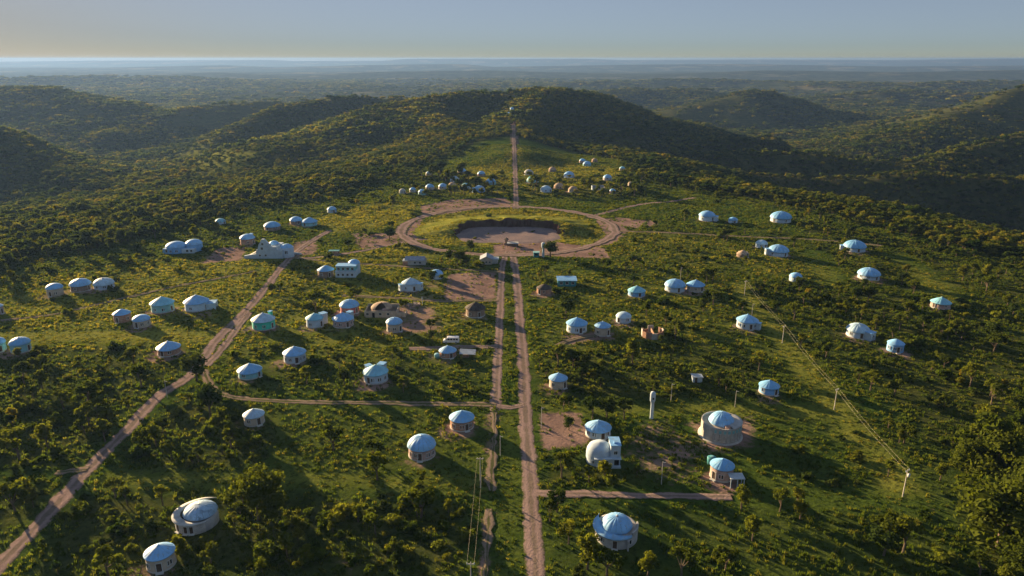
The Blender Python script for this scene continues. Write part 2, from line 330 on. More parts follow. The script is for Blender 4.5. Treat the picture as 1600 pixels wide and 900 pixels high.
# x, y, roof radius, height to the apex, wall finish, roof shape, extras, size in view, label, short name
HOUSES = [
    (-23.9, 166.1, 3.76, 5.54, 'pink', 'hemi', {'near': 1, 'win': 5, 'door': -10}, 45, 'pink brick round house with a tall smooth white dome and dark openings', 'tall domed pink brick house'),
    (-14.3, 181.3, 3.61, 4.8, 'brick', 'cone', {'near': 1, 'win': 3}, 40, 'round house with a pointed white roof and sunlit orange brick wall', 'pointed roofed orange brick house'),
    (-73.0, 123.2, 3.01, 4.65, 'cream', 'cone', {'near': 1, 'win': 1, 'door': -12, 'winat': [32, -60]}, 46, 'cream round house with dark door, small window and pointed white roof at bottom left', 'cream house with dark door'),
    (-74.3, 183.3, 3.01, 4.17, 'cream', 'cone', {'near': 1, 'win': 2}, 33, 'small cream round house with sky blue cone roof beside the cross street', 'small cream house by cross street'),
    (-44.4, 211.6, 4.12, 5.1, 'white', 'cone', {'near': 1, 'win': 4, 'annex': [(150, 2.2, 2.2, 3.9), (-150, 1.8, 1.8, 3.7)]}, 40, 'white round house with two square corner turrets behind its cone roof', 'white house with two turrets'),
    (-75.5, 227.7, 3.95, 4.97, 'white', 'cone', {'near': 1, 'win': 5}, 36, 'white round house with a row of five windows under its cone roof', 'white house with five windows'),
    (-86.6, 214.9, 3.97, 4.13, 'teal', 'cone', {'near': 1, 'win': 2}, 38, 'teal walled round house with white cone roof at the diagonal road fork', 'teal house at road fork'),
    (-122.3, 234.2, 4.06, 4.38, 'brick', 'cone', {'near': 1, 'win': 1}, 36, 'brick round house half hidden by shrubs, wide pale blue roof', 'brick house hidden by shrubs'),
    (-176.7, 236.6, 3.42, 4.98, 'teal', 'hemi', {'near': 1, 'win': 2}, 30, 'bluish round house with dark patch on its dome near left edge', 'bluish house near left edge'),
    (-185.8, 236.7, 3.42, 4.98, 'teal', 'hemi', {'win': 2}, 30, 'bluish domed house cut off by the left edge of the photo', 'house cut off at left edge'),
    (-213.0, 275.5, 3.4, 4.88, 'pink', 'cone', {'win': 1}, 26, 'pinkish house cut off at left edge behind the grass strip', 'pinkish house at left edge'),
    (-145.4, 279.0, 4.74, 6.68, 'teal', 'cone', {'near': 1, 'win': 3}, 36, 'teal walled round house with steep white roof beside the annexed house', 'teal house with steep roof'),
    (-131.9, 280.7, 5.02, 6.34, 'paleblue', 'cone', {'near': 1, 'win': 2, 'annex': [(75, 4.5, 4, 2.6)]}, 38, 'pale blue round house with a flat annex on its right side', 'pale blue house with annex'),
    (-155.7, 266.6, 3.42, 4.94, 'brick', 'cone', {'win': 2}, 27, 'small brick round house with white roof, left of a pale twin', 'small brick twin house'),
    (-145.1, 260.8, 3.36, 4.57, 'cream', 'hemi', {'win': 3}, 27, 'small pale round house with white roof, right of its brick twin', 'small pale twin house'),
    (-203.1, 300.1, 3.53, 5.96, 'cream', 'hemi', {'win': 1}, 25, 'leftmost of three white domed houses in a row on the left meadow', 'leftmost dome of meadow trio'),
    (-195.8, 307.1, 4.46, 5.19, 'brown', 'hemi', {'win': 2}, 31, 'middle one of three domed houses in a row, brown walled', 'middle dome of meadow trio'),
    (-186.7, 309.8, 4.49, 4.63, 'white', 'hemi', {'win': 3}, 31, 'rightmost of three domed houses in a row, bright white walls', 'rightmost dome of meadow trio'),
    (-185.8, 443.8, 3.25, 3.42, 'paleblue', 'hemi', {'win': 1}, 16, 'small lone white dome at the forest edge above the blue double house', 'lone dome at forest edge'),
    (-150.1, 392.2, 4.33, 5.59, 'brick', 'hemi', {'win': 1, 'annex': [(150, 1.6, 1.6, 4.6)]}, 24, 'round house with white chimney box behind the large stepped white building', 'dome behind stepped white building'),
    (-147.6, 427.7, 5.07, 4.82, 'brown', 'hemi', {'win': 2}, 26, 'brown walled round house with grey white dome above the stepped building', 'brown house above stepped building'),
    (-137.7, 444.1, 4.05, 5.73, 'brown', 'hemi', {'win': 1}, 20, 'grey domed house beside the teal hipped house at the forest edge', 'grey dome by teal house'),
    (-127.9, 439.6, 5.21, 4.97, 'teal', 'cone', {'win': 2}, 26, 'bright teal walled house with pale roof at the forest edge', 'bright teal house'),
    (-123.3, 479.3, 3.27, 4.21, 'white', 'hemi', {'win': 1}, 15, 'tiny white dome at the forest edge far left of the plaza', 'tiny white dome at forest edge'),
    (-97.1, 260.0, 4.57, 6.17, 'green', 'cone', {'near': 1, 'win': 3, 'annex': [(140, 1.2, 1.2, 5.0)]}, 37, 'turquoise green round house with white roof and a small chimney', 'turquoise green house'),
    (-77.6, 262.0, 3.49, 5.07, 'white', 'cone', {'near': 1, 'win': 2, 'annex': [(120, 2.4, 2.4, 4.2)]}, 28, 'white round house with a square turret at the back right', 'white house with square turret'),
    (-66.6, 262.6, 4.24, 5.05, 'pink', 'cone', {'near': 1, 'win': 4, 'annex': [(140, 2.0, 2.0, 4.1)]}, 34, 'pale pink round house with dark doorway in front of the red walled one', 'pale pink house'),
    (-67.4, 277.9, 4.07, 5.23, 'red', 'hemi', {'win': 2}, 31, 'red walled round house with a wide white dome behind the pale pink one', 'red walled house'),
    (-45.4, 256.5, 3.19, 5.58, 'cream', 'hemi', {'near': 1, 'win': 3}, 26, 'cream and white round house below the unfinished long building', 'cream house below unfinished building'),
    (-89.9, 329.0, 4.14, 5.14, 'brown', 'cone', {'win': 2}, 27, 'brown walled round house left of the flat roofed blue building', 'brown house by blue building'),
    (-36.2, 325.3, 3.34, 5.01, 'white', 'hemi', {'win': 2}, 22, 'white round house with square front beside the bare soil plot', 'white house by bare plot'),
    (-46.1, 307.9, 4.04, 5.66, 'paleblue', 'cone', {'win': 2, 'annex': [(60, 2.5, 2.5, 3.4), (-70, 2.2, 2.2, 3.0)]}, 28, 'teal and white house with irregular annexes left of the bare plot', 'irregular teal house'),
    (-15.0, 274.0, 4.15, 5.38, 'brown', 'cone', {'roof': 'dark', 'win': 2}, 32, 'unfinished brick hut with a dark cone roof beside the avenue', 'dark roofed hut by avenue'),
    (-22.7, 231.9, 3.14, 3.76, 'brick', 'cone', {'near': 1, 'win': 2}, 28, 'brick round house with bright white roof just below the parked van', 'brick house below van'),
    (14.4, 302.4, 3.55, 4.21, 'brick', 'cone', {'roof': 'dark', 'win': 1}, 25, 'small brick hut with black cone roof right of the avenue', 'black roofed hut'),
    (14.8, 207.6, 3.05, 4.39, 'cream', 'cone', {'near': 1, 'win': 2}, 30, 'small cream house with pointed pale roof alone right of the avenue', 'lone cream house right of avenue'),
    (25.0, 256.4, 4.15, 5.18, 'paleblue', 'cone', {'near': 1, 'win': 3}, 34, 'larger pale blue house with pointed roof left of a narrow one', 'larger pale blue pointed house'),
    (34.5, 252.7, 3.14, 4.99, 'cream', 'cone', {'near': 1, 'win': 2}, 26, 'narrow cream house with pointed roof between two pale ones', 'narrow cream house'),
    (44.5, 266.0, 3.16, 3.94, 'white', 'hemi', {'win': 2}, 25, 'white domed house with a square window behind the narrow cream house', 'white house behind cream one'),
    (55.2, 299.1, 3.93, 4.01, 'blue', 'cone', {'win': 2}, 28, 'blue walled round house with white roof left of the paired houses', 'blue walled house'),
    (73.7, 305.9, 4.72, 5.07, 'white', 'hemi', {'near': 1, 'win': 2}, 33, 'left house of the bright white pair with rounded roof and blank wall', 'left house of white pair'),
    (83.1, 306.3, 4.16, 4.67, 'cream', 'cone', {'win': 3}, 29, 'right house of the pair, cream wall and pointed roof', 'right house of white pair'),
    (91.9, 260.1, 4.2, 5.0, 'white', 'cone', {'near': 1, 'win': 4, 'annex': [(70, 1.8, 1.8, 2.6)]}, 34, 'white round house with lean-to beside a thin post right of the avenue', 'white house with thin post'),
    (80.8, 202.9, 3.19, 3.97, 'blue', 'cone', {'near': 1, 'win': 2}, 32, 'sky blue walled round house alone above the power cables', 'sky blue house'),
    (137.9, 236.7, 2.97, 4.44, 'blue', 'cone', {'win': 3}, 26, 'blue house with finial on its cone roof on the far right', 'blue house with finial'),
    (131.0, 251.1, 4.19, 4.77, 'white', 'hemi', {'near': 1, 'win': 2, 'annex': [(60, 3.2, 3, 3.0)]}, 35, 'white round house with low annex, left neighbour of the finial house', 'white house with low annex'),
    (181.1, 283.6, 4.01, 3.97, 'pink', 'cone', {'win': 2}, 30, 'pinkish house with pale roof and reddish front, rightmost of the village', 'rightmost pinkish house'),
    (170.2, 324.4, 5.13, 4.87, 'white', 'hemi', {'win': 3}, 34, 'white house with wide dome and white wall near the right forest', 'wide white house near forest'),
    (187.4, 376.6, 5.88, 5.59, 'white', 'hemi', {'win': 2, 'annex': [(-80, 2.6, 2.4, 2.4)]}, 34, 'white domed house with side wing beside the dark forest edge', 'white dome with side wing'),
    (133.9, 320.7, 3.0, 4.09, 'paleblue', 'hemi', {'win': 1}, 20, 'small pale blue dome standing in trees on the right', 'small pale blue dome in trees'),
    (173.6, 450.5, 6.74, 6.41, 'white', 'hemi', {'win': 2}, 33, 'white domed house with sunny left side at the upper right forest edge', 'sunny white dome at forest edge'),
    (142.0, 366.5, 5.4, 5.51, 'white', 'hemi', {'win': 2, 'annex': [(-70, 2.4, 2.4, 3.4)]}, 32, 'white domed house with tall left wing below the sunny one', 'white dome with tall left wing'),
    (138.9, 383.9, 3.36, 4.61, 'white', 'hemi', {'win': 1}, 19, 'small white dome just left of the winged white house', 'small white dome by winged house'),
    (122.1, 363.2, 3.36, 3.61, 'brown', 'cone', {'win': 1, 'roof': 'brown'}, 20, 'small brownish hut left of the white domes', 'small brownish hut'),
    (127.0, 454.7, 5.37, 6.0, 'paleblue', 'hemi', {'win': 2, 'annex': [(70, 2.8, 2.8, 3.2)]}, 26, 'bluish white dome with a lower wing above the right track', 'bluish dome above track'),
    (141.8, 447.1, 3.06, 3.5, 'paleblue', 'hemi', {'win': 1}, 15, 'tiny bluish roof under the trees right of the bluish dome', 'tiny roof under trees'),
    (24.1, 177.0, 3.71, 4.18, 'white', 'cone', {'near': 1, 'win': 4}, 42, 'white round house with faceted blue white roof behind the modern white villa', 'white house behind villa'),
    (52.6, 155.5, 3.01, 5.27, 'pink', 'cone', {'near': 1, 'win': 1, 'porch': 1}, 38, 'pink walled round house with front porch posts and bright pointed roof', 'pink house with porch'),
    (-45.7, 650.8, 4.37, 6.39, 'brown', 'hemi', {'win': 1}, 15, 'topmost dome of the left cluster beyond the plaza', 'topmost dome of left cluster'),
    (-48.7, 606.0, 4.62, 7.5, 'white', 'hemi', {'win': 1, 'annex': [(80, 2, 2, 3.5)]}, 17, 'white dome with a box wing in the left cluster, below the topmost', 'white dome of left cluster'),
    (-48.6, 576.6, 3.63, 6.22, 'pink', 'hemi', {'roof': 'brown', 'win': 1}, 14, 'pinkish brown dome in the middle of the left cluster', 'pinkish dome of left cluster'),
    (-55.9, 571.0, 3.86, 6.11, 'grey', 'hemi', {'win': 1}, 15, 'grey dome left of the pinkish one in the left cluster', 'grey dome of left cluster'),
    (-65.9, 567.6, 3.83, 6.07, 'cream', 'hemi', {'win': 1}, 15, 'cream dome in the left part of the cluster beyond the plaza', 'cream dome of left cluster'),
    (-69.3, 544.8, 3.44, 5.37, 'teal', 'hemi', {'win': 1}, 14, 'pale teal dome low in the left cluster', 'pale teal dome of left cluster'),
    (-78.0, 554.9, 2.76, 4.59, 'grey', 'hemi', {'win': 1}, 11, 'small greenish white dome left of the pale teal one', 'small dome left of teal one'),
    (-85.3, 549.4, 2.73, 4.04, 'grey', 'hemi', {'win': 1, 'roof': 'grey'}, 11, 'leftmost grey dome of the cluster beyond the plaza', 'leftmost grey dome of cluster'),
    (-74.9, 639.3, 2.87, 4.19, 'cream', 'hemi', {'win': 1}, 10, 'tiny white dome in bush above the left cluster', 'tiny dome above cluster'),
    (-37.2, 570.8, 4.11, 7.1, 'white', 'hemi', {'win': 1}, 16, 'white dome behind a dark bush in the left cluster', 'white dome behind dark bush'),
    (-25.7, 556.3, 4.76, 7.79, 'blue', 'hemi', {'win': 1, 'annex': [(-60, 2, 2, 3.4)]}, 19, 'bright blue white dome nearest the dirt clearing, left cluster', 'blue dome by clearing'),
    (-17.7, 592.5, 4.79, 7.28, 'teal', 'hemi', {'win': 1}, 18, 'teal dome nearest the hill road in the left cluster', 'teal dome by hill road'),
    (-27.5, 636.5, 3.99, 6.3, 'brown', 'hemi', {'win': 1}, 14, 'grey brown dome behind the teal one in the left cluster', 'grey brown dome of left cluster'),
    (15.1, 643.7, 4.61, 6.86, 'grey', 'hemi', {'win': 1, 'roof': 'grey'}, 16, 'grey dome nearest the hill road in the right cluster', 'grey dome by hill road'),
    (17.4, 602.7, 5.4, 6.76, 'teal', 'hemi', {'win': 2, 'roof': 'teal'}, 20, 'dark teal domed house below the grey one, right cluster', 'dark teal domed house'),
    (26.8, 556.6, 4.76, 7.29, 'white', 'hemi', {'win': 1}, 19, 'bright white dome, the lowest in the right cluster', 'bright white dome of right cluster'),
    (37.5, 661.6, 3.85, 6.6, 'brown', 'hemi', {'win': 1, 'roof': 'brown'}, 13, 'small brown dome in the grass of the right cluster', 'small brown dome in grass'),
    (50.4, 628.4, 5.06, 7.16, 'paleblue', 'hemi', {'win': 1}, 18, 'pale blue dome in the middle of the right cluster', 'pale blue dome of right cluster'),
    (37.8, 571.5, 4.37, 7.06, 'brown', 'hemi', {'roof': 'brown', 'win': 1}, 17, 'brown dome right of the bright white one', 'brown dome by white one'),
    (48.1, 557.7, 4.02, 5.91, 'cream', 'hemi', {'roof': 'brown', 'win': 1}, 16, 'sandy brown dome below the pale blue one', 'sandy brown dome'),
    (71.0, 720.8, 3.54, 6.0, 'pink', 'hemi', {'win': 1}, 11, 'tiny pinkish dome behind the teal one at the top of the right cluster', 'tiny pinkish dome on top'),
    (73.6, 701.4, 4.38, 7.59, 'teal', 'hemi', {'win': 1}, 14, 'light teal dome topmost in the right cluster', 'light teal topmost dome'),
    (83.9, 726.4, 3.24, 5.44, 'brick', 'hemi', {'win': 1, 'roof': 'brown'}, 10, 'tiny brick dome right of the light teal one', 'tiny brick dome'),
    (103.4, 668.6, 2.99, 5.0, 'cream', 'hemi', {'win': 1}, 10, 'tiny cream dome standing apart near the dark forest', 'tiny cream dome apart'),
    (82.5, 613.8, 4.13, 6.02, 'grey', 'hemi', {'win': 1}, 15, 'purplish grey dome on the right of the cluster', 'purplish grey dome'),
    (78.5, 550.9, 2.74, 4.79, 'pink', 'hemi', {'win': 1}, 11, 'small pale dome beside the grey ruin in the right cluster', 'small pale dome by ruin'),
    (98.0, 585.2, 2.37, 3.87, 'cream', 'hemi', {'win': 1, 'roof': 'brown'}, 9, 'tiny round hut at the right end of the cluster', 'tiny hut at cluster end'),
]
SPECIALS = [
    ('stepped', -128.4, 358.8, {}),
    ('double_blue', -178.2, 369.1, {}),
    ('blue_block', -79.7, 325.2, {}),
    ('teal_shed', 25.3, 311.1, {}),
    ('grey_house', -49.3, 346.4, {}),
    ('gable_house', -13.0, 346.5, {}),
    ('ruin', 53.1, 246.9, {}),
    ('unfinished', -52.4, 270.3, {}),
    ('villa', 23.8, 158.9, {}),
    ('two_tier', 58.2, 170.3, {}),
    ('ring_left', -71.4, 132.2, {}),
    ('ring_right', 22.9, 126.7, {}),
    ('hilltop', 0.0, 1036.8, {}),
    ('van', -22.4, 243.1, {}),
    ('tin_shed', -15.7, 229.2, {}),
    ('small_shed', -26.3, 229.4, {}),
    ('tower_near', 40.8, 185.1, {}),
    ('tower_far', 16.5, 361.5, {}),
    ('teal_kiosk', 12.8, 361.5, {}),
    ('shelter', 0.4, 383.7, {}),
    ('wagon', -3.2, 388.2, {}),
    ('tank_house', 60.1, 209.5, {}),
    ('blue_tank', 51.7, 160.3, {}),
    ('grey_ruin', 69.4, 562.9, {}),
    ('brick_wall', -95.6, 367.3, {}),
    ('post_wall', -41.6, 285.1, {}),
    ('pole', 93.5, 146.5, {'h': 7.5, 'arm': 1, 'id': 'a'}),
    ('pole', 96.4, 191.2, {'h': 7.0, 'arm': 1, 'id': 'b'}),
    ('pole', 99.8, 243.5, {'h': 7.0, 'arm': 1, 'id': 'c'}),
    ('pole', 102.9, 298.4, {'h': 7.0, 'arm': 1, 'id': 'd'}),
    ('pole', -7.7, 150.6, {'h': 8.5, 'arm': 1, 'id': 'e'}),
    ('pole', -7.9, 113.1, {'h': 8.5, 'arm': 1, 'id': 'f'}),
    ('post', 36.8, 151.8, {'h': 6.5}),
    ('post', 48.7, 196.6, {'h': 6.0}),
    ('post', 67.2, 192.9, {'h': 5.5}),
    ('post', 8.4, 180.7, {'h': 6.5}),
    ('post', 79.6, 320.9, {'h': 6.5}),
    ('post', 96.6, 269.0, {'h': 6.5}),
    ('post', -106.7, 198.9, {'h': 6.0}),
    ('post', -3.1, 165.4, {'h': 6.0}),
]
TREES = [
    (-58.0, 138.3, 13.1, 'round'),
    (-87.6, 185.0, 10.8, 'dark'),
    (-102.5, 210.8, 9.5, 'dark'),
    (-118.5, 206.8, 7.8, 'olive'),
    (-75.7, 169.2, 6.6, 'olive'),
    (-33.6, 154.2, 7.5, 'gold'),
    (-35.9, 162.5, 6.4, 'olive'),
    (104.5, 128.1, 17.2, 'round'),
    (119.6, 153.7, 14.0, 'round'),
    (118.5, 140.5, 13.4, 'round'),
    (103.1, 118.4, 10.4, 'round'),
    (114.9, 156.0, 9.4, 'round'),
    (133.1, 164.3, 9.7, 'round'),
    (94.9, 119.3, 5.6, 'olive'),
    (82.8, 126.0, 8.8, 'gold'),
    (80.9, 129.1, 7.2, 'olive'),
    (78.4, 125.4, 6.2, 'dark'),
    (62.0, 140.7, 6.0, 'olive'),
    (65.6, 137.8, 5.3, 'gold'),
    (66.9, 143.1, 4.5, 'gold'),
    (52.3, 130.3, 6.6, 'gold'),
    (43.6, 120.5, 5.6, 'olive'),
    (34.4, 119.2, 6.4, 'olive'),
    (27.5, 119.2, 5.8, 'gold'),
    (15.5, 121.2, 8.4, 'gold'),
    (19.2, 119.2, 7.2, 'olive'),
    (12.2, 129.3, 5.7, 'gold'),
    (10.4, 140.7, 6.0, 'dark'),
    (8.7, 137.1, 5.3, 'olive'),
    (94.3, 155.1, 4.4, 'gold'),
    (105.9, 171.8, 4.0, 'gold'),
    (106.8, 179.7, 3.8, 'gold'),
    (106.5, 153.6, 5.0, 'gold'),
    (146.5, 206.7, 8.6, 'gold'),
    (23.4, 185.6, 7.0, 'dark'),
    (27.8, 186.8, 6.3, 'dark'),
    (32.7, 185.6, 6.6, 'dark'),
    (16.1, 179.3, 4.1, 'dark'),
    (41.3, 223.9, 9.9, 'gold'),
    (61.0, 246.9, 7.6, 'olive'),
    (82.8, 218.5, 7.4, 'gold'),
    (54.6, 271.2, 7.7, 'olive'),
    (60.2, 260.1, 6.6, 'olive'),
    (31.1, 169.4, 3.6, 'gold'),
    (31.3, 155.2, 3.4, 'olive'),
    (23.1, 153.8, 5.6, 'gold'),
    (19.0, 152.4, 4.7, 'gold'),
    (-70.6, 399.0, 8.1, 'dark'),
    (-89.7, 378.2, 6.0, 'dark'),
    (-22.5, 370.9, 7.0, 'dark'),
    (-27.5, 345.7, 7.7, 'dark'),
    (-31.9, 351.9, 6.7, 'dark'),
    (20.3, 361.5, 8.6, 'dark'),
    (-73.7, 425.0, 5.9, 'dark'),
    (-26.2, 349.2, 7.3, 'dark'),
    (-23.1, 342.1, 6.0, 'dark'),
    (111.7, 208.9, 5.6, 'olive'),
    (109.9, 229.4, 6.4, 'olive'),
    (113.6, 204.3, 6.7, 'gold'),
    (113.2, 267.9, 7.7, 'olive'),
    (140.4, 268.2, 6.8, 'gold'),
    (141.1, 257.5, 6.1, 'gold'),
    (157.6, 385.6, 6.7, 'olive'),
    (165.4, 346.1, 6.1, 'gold'),
    (111.9, 451.3, 7.7, 'olive'),
    (-22.2, 152.6, 3.4, 'gold'),
    (-65.5, 158.5, 4.8, 'olive'),
    (-66.0, 208.3, 6.4, 'gold'),
    (15.4, 191.5, 4.3, 'olive'),
    (43.7, 199.6, 5.5, 'olive'),
    (20.7, 221.4, 6.7, 'olive'),
    (-125.5, 169.5, 7.6, 'gold'),
    (-129.0, 163.1, 9.7, 'gold'),
    (-121.1, 181.7, 6.9, 'gold'),
    (-134.3, 191.5, 6.4, 'olive'),
    (-111.7, 172.8, 6.7, 'gold'),
    (-115.3, 141.1, 7.5, 'olive'),
    (-115.6, 146.1, 6.1, 'gold'),
    (-82.1, 119.6, 6.4, 'gold'),
    (-47.4, 125.5, 6.3, 'gold'),
    (-62.8, 123.5, 4.8, 'olive'),
    (-42.8, 123.5, 4.2, 'gold'),
    (-82.2, 143.5, 5.4, 'gold'),
    (-90.5, 143.5, 5.1, 'olive'),
    (-24.3, 125.3, 4.3, 'olive'),
    (-14.8, 140.8, 3.6, 'gold'),
    (-35.0, 137.5, 4.4, 'gold'),
]

rng = np.random.default_rng(11)
random.seed(7)

# ------------------------------------------------------------------ materials
class NT:
    def __init__(self, name):
        self.m = bpy.data.materials.new(name)
        self.m.use_nodes = True
        self.t = self.m.node_tree
        self.t.nodes.clear()
        self.out = self.t.nodes.new("ShaderNodeOutputMaterial")
    def n(self, kind, **kw):
        nd = self.t.nodes.new(kind)
        for k, v in kw.items():
            setattr(nd, k, v)
        return nd
    def l(self, a, b):
        self.t.links.new(a, b)
    def math(self, op, a, b=None, clamp=False):
        nd = self.n("ShaderNodeMath", operation=op, use_clamp=clamp)
        for i, v in enumerate((a, b)):
            if v is None:
                continue
            if isinstance(v, (int, float)):
                nd.inputs[i].default_value = v
            else:
                self.l(v, nd.inputs[i])
        return nd.outputs[0]
    def mix(self, f, a, b, mode='MIX'):
        nd = self.n("ShaderNodeMix", data_type='RGBA', blend_type=mode)
        for sock, v in ((nd.inputs[0], f), (nd.inputs[6], a), (nd.inputs[7], b)):
            if isinstance(v, (int, float)):
                sock.default_value = v
            elif isinstance(v, tuple):
                sock.default_value = (*v[:3], 1.0)
            else:
                self.l(v, sock)
        return nd.outputs[2]
    def noise(self, vec, scale, detail=3.0, rough=0.55):
        nd = self.n("ShaderNodeTexNoise")
        nd.inputs['Scale'].default_value = scale
        nd.inputs['Detail'].default_value = detail
        nd.inputs['Roughness'].default_value = rough
        self.l(vec, nd.inputs['Vector'])
        return nd.outputs['Fac']
    def ramp(self, f, stops):
        nd = self.n("ShaderNodeValToRGB")
        el = nd.color_ramp.elements
        while len(el) < len(stops):
            el.new(0.5)
        for e, (p, c) in zip(el, stops):
            e.position = p
            e.color = (*c, 1.0) if len(c) == 3 else c
        self.l(f, nd.inputs['Fac'])
        return nd.outputs['Color']
    def step(self, f, lo, hi):
        nd = self.n("ShaderNodeMapRange", interpolation_type='SMOOTHSTEP')
        nd.inputs['From Min'].default_value = lo
        nd.inputs['From Max'].default_value = hi
        self.l(f, nd.inputs['Value'])
        return nd.outputs['Result']
    def bsdf(self, color, rough=0.8, spec=0.3, bump=None, bump_d=0.05, metal=0.0):
        b = self.n("ShaderNodeBsdfPrincipled")
        if isinstance(color, tuple):
            b.inputs['Base Color'].default_value = (*color, 1.0)
        else:
            self.l(color, b.inputs['Base Color'])
        b.inputs['Roughness'].default_value = rough
        b.inputs['Metallic'].default_value = metal
        b.inputs['Specular IOR Level'].default_value = spec
        if bump is not None:
            bn = self.n("ShaderNodeBump")
            bn.inputs['Strength'].default_value = 0.8
            bn.inputs['Distance'].default_value = bump_d
            self.l(bump, bn.inputs['Height'])
            self.l(bn.outputs['Normal'], b.inputs['Normal'])
        self.l(b.outputs[0], self.out.inputs['Surface'])
        return self.m

def mul(c, k):
    return tuple(min(v * k, 1.0) for v in c)

def surface(name, col, var=0.25, scale=0.7, rough=0.85, stain=None, stain_amt=0.35, spec=0.25, bump=0.02):
    t = NT(name)
    pos = t.n("ShaderNodeNewGeometry").outputs['Position']
    a = t.noise(pos, scale, 4)
    c = t.mix(t.step(a, 0.3, 0.7), mul(col, 1 - var), mul(col, 1 + var))
    if stain:
        s = t.step(t.noise(pos, scale * 1.9, 5, 0.65), 0.5, 0.72)
        c = t.mix(t.math('MULTIPLY', s, stain_amt), c, stain)
    return t.bsdf(c, rough, spec, t.noise(pos, 6.0, 4), bump)

def brickwork(name, c1, c2, mortar):
    t = NT(name)
    tc = t.n("ShaderNodeTexCoord").outputs['Object']
    sx = t.n("ShaderNodeSeparateXYZ"); t.l(tc, sx.inputs[0])
    ang = t.math('MULTIPLY', t.math('ARCTAN2', sx.outputs[0], sx.outputs[1]), 3.4)
    cb = t.n("ShaderNodeCombineXYZ"); t.l(ang, cb.inputs[0]); t.l(sx.outputs[2], cb.inputs[1])
    br = t.n("ShaderNodeTexBrick")
    br.inputs['Scale'].default_value = 1.0
    br.inputs['Brick Width'].default_value = 0.36
    br.inputs['Row Height'].default_value = 0.2
    br.inputs['Mortar Size'].default_value = 0.02
    br.inputs['Color1'].default_value = (*c1, 1)
    br.inputs['Color2'].default_value = (*c2, 1)
    br.inputs['Mortar'].default_value = (*mortar, 1)
    t.l(cb.outputs[0], br.inputs['Vector'])
    pos = t.n("ShaderNodeNewGeometry").outputs['Position']
    v = t.step(t.noise(pos, 0.9, 4), 0.35, 0.7)
    c = t.mix(t.math('MULTIPLY', v, 0.5), br.outputs['Color'], mul(c1, 0.55))
    return t.bsdf(c, 0.9, 0.2, br.outputs['Fac'], 0.03)

M = {}
M['white'] = surface('white limewash', (0.42, 0.52, 0.62), 0.10, 0.6, 0.8, (0.45, 0.42, 0.38), 0.35)
M['cream'] = surface('cream plaster', (0.46, 0.39, 0.31), 0.12, 0.6, 0.85, (0.36, 0.28, 0.2), 0.45)
M['pink'] = brickwork('pink brick', (0.46, 0.30, 0.26), (0.52, 0.36, 0.32), (0.45, 0.40, 0.37))
M['brick'] = brickwork('orange brick', (0.38, 0.19, 0.12), (0.46, 0.25, 0.16), (0.42, 0.36, 0.31))
M['red'] = surface('red painted wall', (0.42, 0.13, 0.12), 0.15, 0.8, 0.85, (0.25, 0.12, 0.1), 0.4)
M['brown'] = brickwork('brown brick', (0.27, 0.18, 0.13), (0.33, 0.23, 0.17), (0.3, 0.26, 0.22))
M['teal'] = surface('teal paint', (0.22, 0.46, 0.50), 0.15, 0.6, 0.8, (0.3, 0.36, 0.36), 0.4)
M['green'] = surface('turquoise green paint', (0.06, 0.52, 0.40), 0.12, 0.6, 0.75, (0.1, 0.35, 0.3), 0.4)
M['blue'] = surface('sky blue paint', (0.18, 0.38, 0.66), 0.12, 0.6, 0.8, (0.3, 0.36, 0.45), 0.35)
M['paleblue'] = surface('pale blue paint', (0.50, 0.62, 0.72), 0.10, 0.6, 0.8, (0.4, 0.4, 0.4), 0.4)
M['grey'] = surface('grey render', (0.40, 0.40, 0.40), 0.15, 0.6, 0.9, (0.25, 0.23, 0.2), 0.4)
M['concrete'] = surface('concrete', (0.44, 0.42, 0.39), 0.15, 0.8, 0.9, (0.22, 0.2, 0.18), 0.5)
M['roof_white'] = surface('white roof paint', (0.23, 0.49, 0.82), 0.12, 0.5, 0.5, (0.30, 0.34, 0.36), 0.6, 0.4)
M['roof_sky'] = surface('sky blue roof paint', (0.18, 0.44, 0.76), 0.10, 0.5, 0.55, (0.40, 0.48, 0.52), 0.5, 0.4)
M['roof_pale'] = surface('faded white roof paint', (0.40, 0.58, 0.74), 0.12, 0.45, 0.6, (0.25, 0.30, 0.32), 0.55, 0.4)
M['roof_aqua'] = surface('pale turquoise roof paint', (0.22, 0.54, 0.70), 0.12, 0.5, 0.55, (0.42, 0.48, 0.48), 0.5, 0.4)
M['roof_worn'] = surface('worn white roof paint', (0.33, 0.50, 0.68), 0.15, 0.5, 0.6, (0.10, 0.15, 0.20), 0.8, 0.4)
M['roof_grey'] = surface('grey roof', (0.42, 0.43, 0.43), 0.15, 0.6, 0.8, (0.25, 0.22, 0.2), 0.5)
M['roof_brown'] = surface('unpainted earth roof', (0.40, 0.30, 0.22), 0.2, 0.6, 0.9, (0.22, 0.16, 0.12), 0.5)
M['roof_dark'] = surface('dark tar roof', (0.065, 0.055, 0.05), 0.3, 0.8, 0.8, (0.12, 0.09, 0.07), 0.5)
M['roof_teal'] = surface('teal roof', (0.05, 0.25, 0.30), 0.2, 0.6, 0.6, (0.1, 0.15, 0.15), 0.4)
M['tin'] = surface('zinc sheet', (0.40, 0.46, 0.52), 0.15, 0.6, 0.5, (0.3, 0.25, 0.22), 0.4, 0.5)
M['tile'] = surface('grey blue roof sheet', (0.30, 0.34, 0.42), 0.2, 0.9, 0.7, (0.2, 0.17, 0.15), 0.4)
M['dark'] = surface('dark opening', (0.025, 0.025, 0.03), 0.2, 1.0, 0.9)  # near-black colour stands for the unlit inside of openings
M['wood'] = surface('dark wood', (0.09, 0.06, 0.045), 0.25, 2.0, 0.8)
M['frame'] = surface('painted frame', (0.55, 0.56, 0.55), 0.1, 1.0, 0.7)
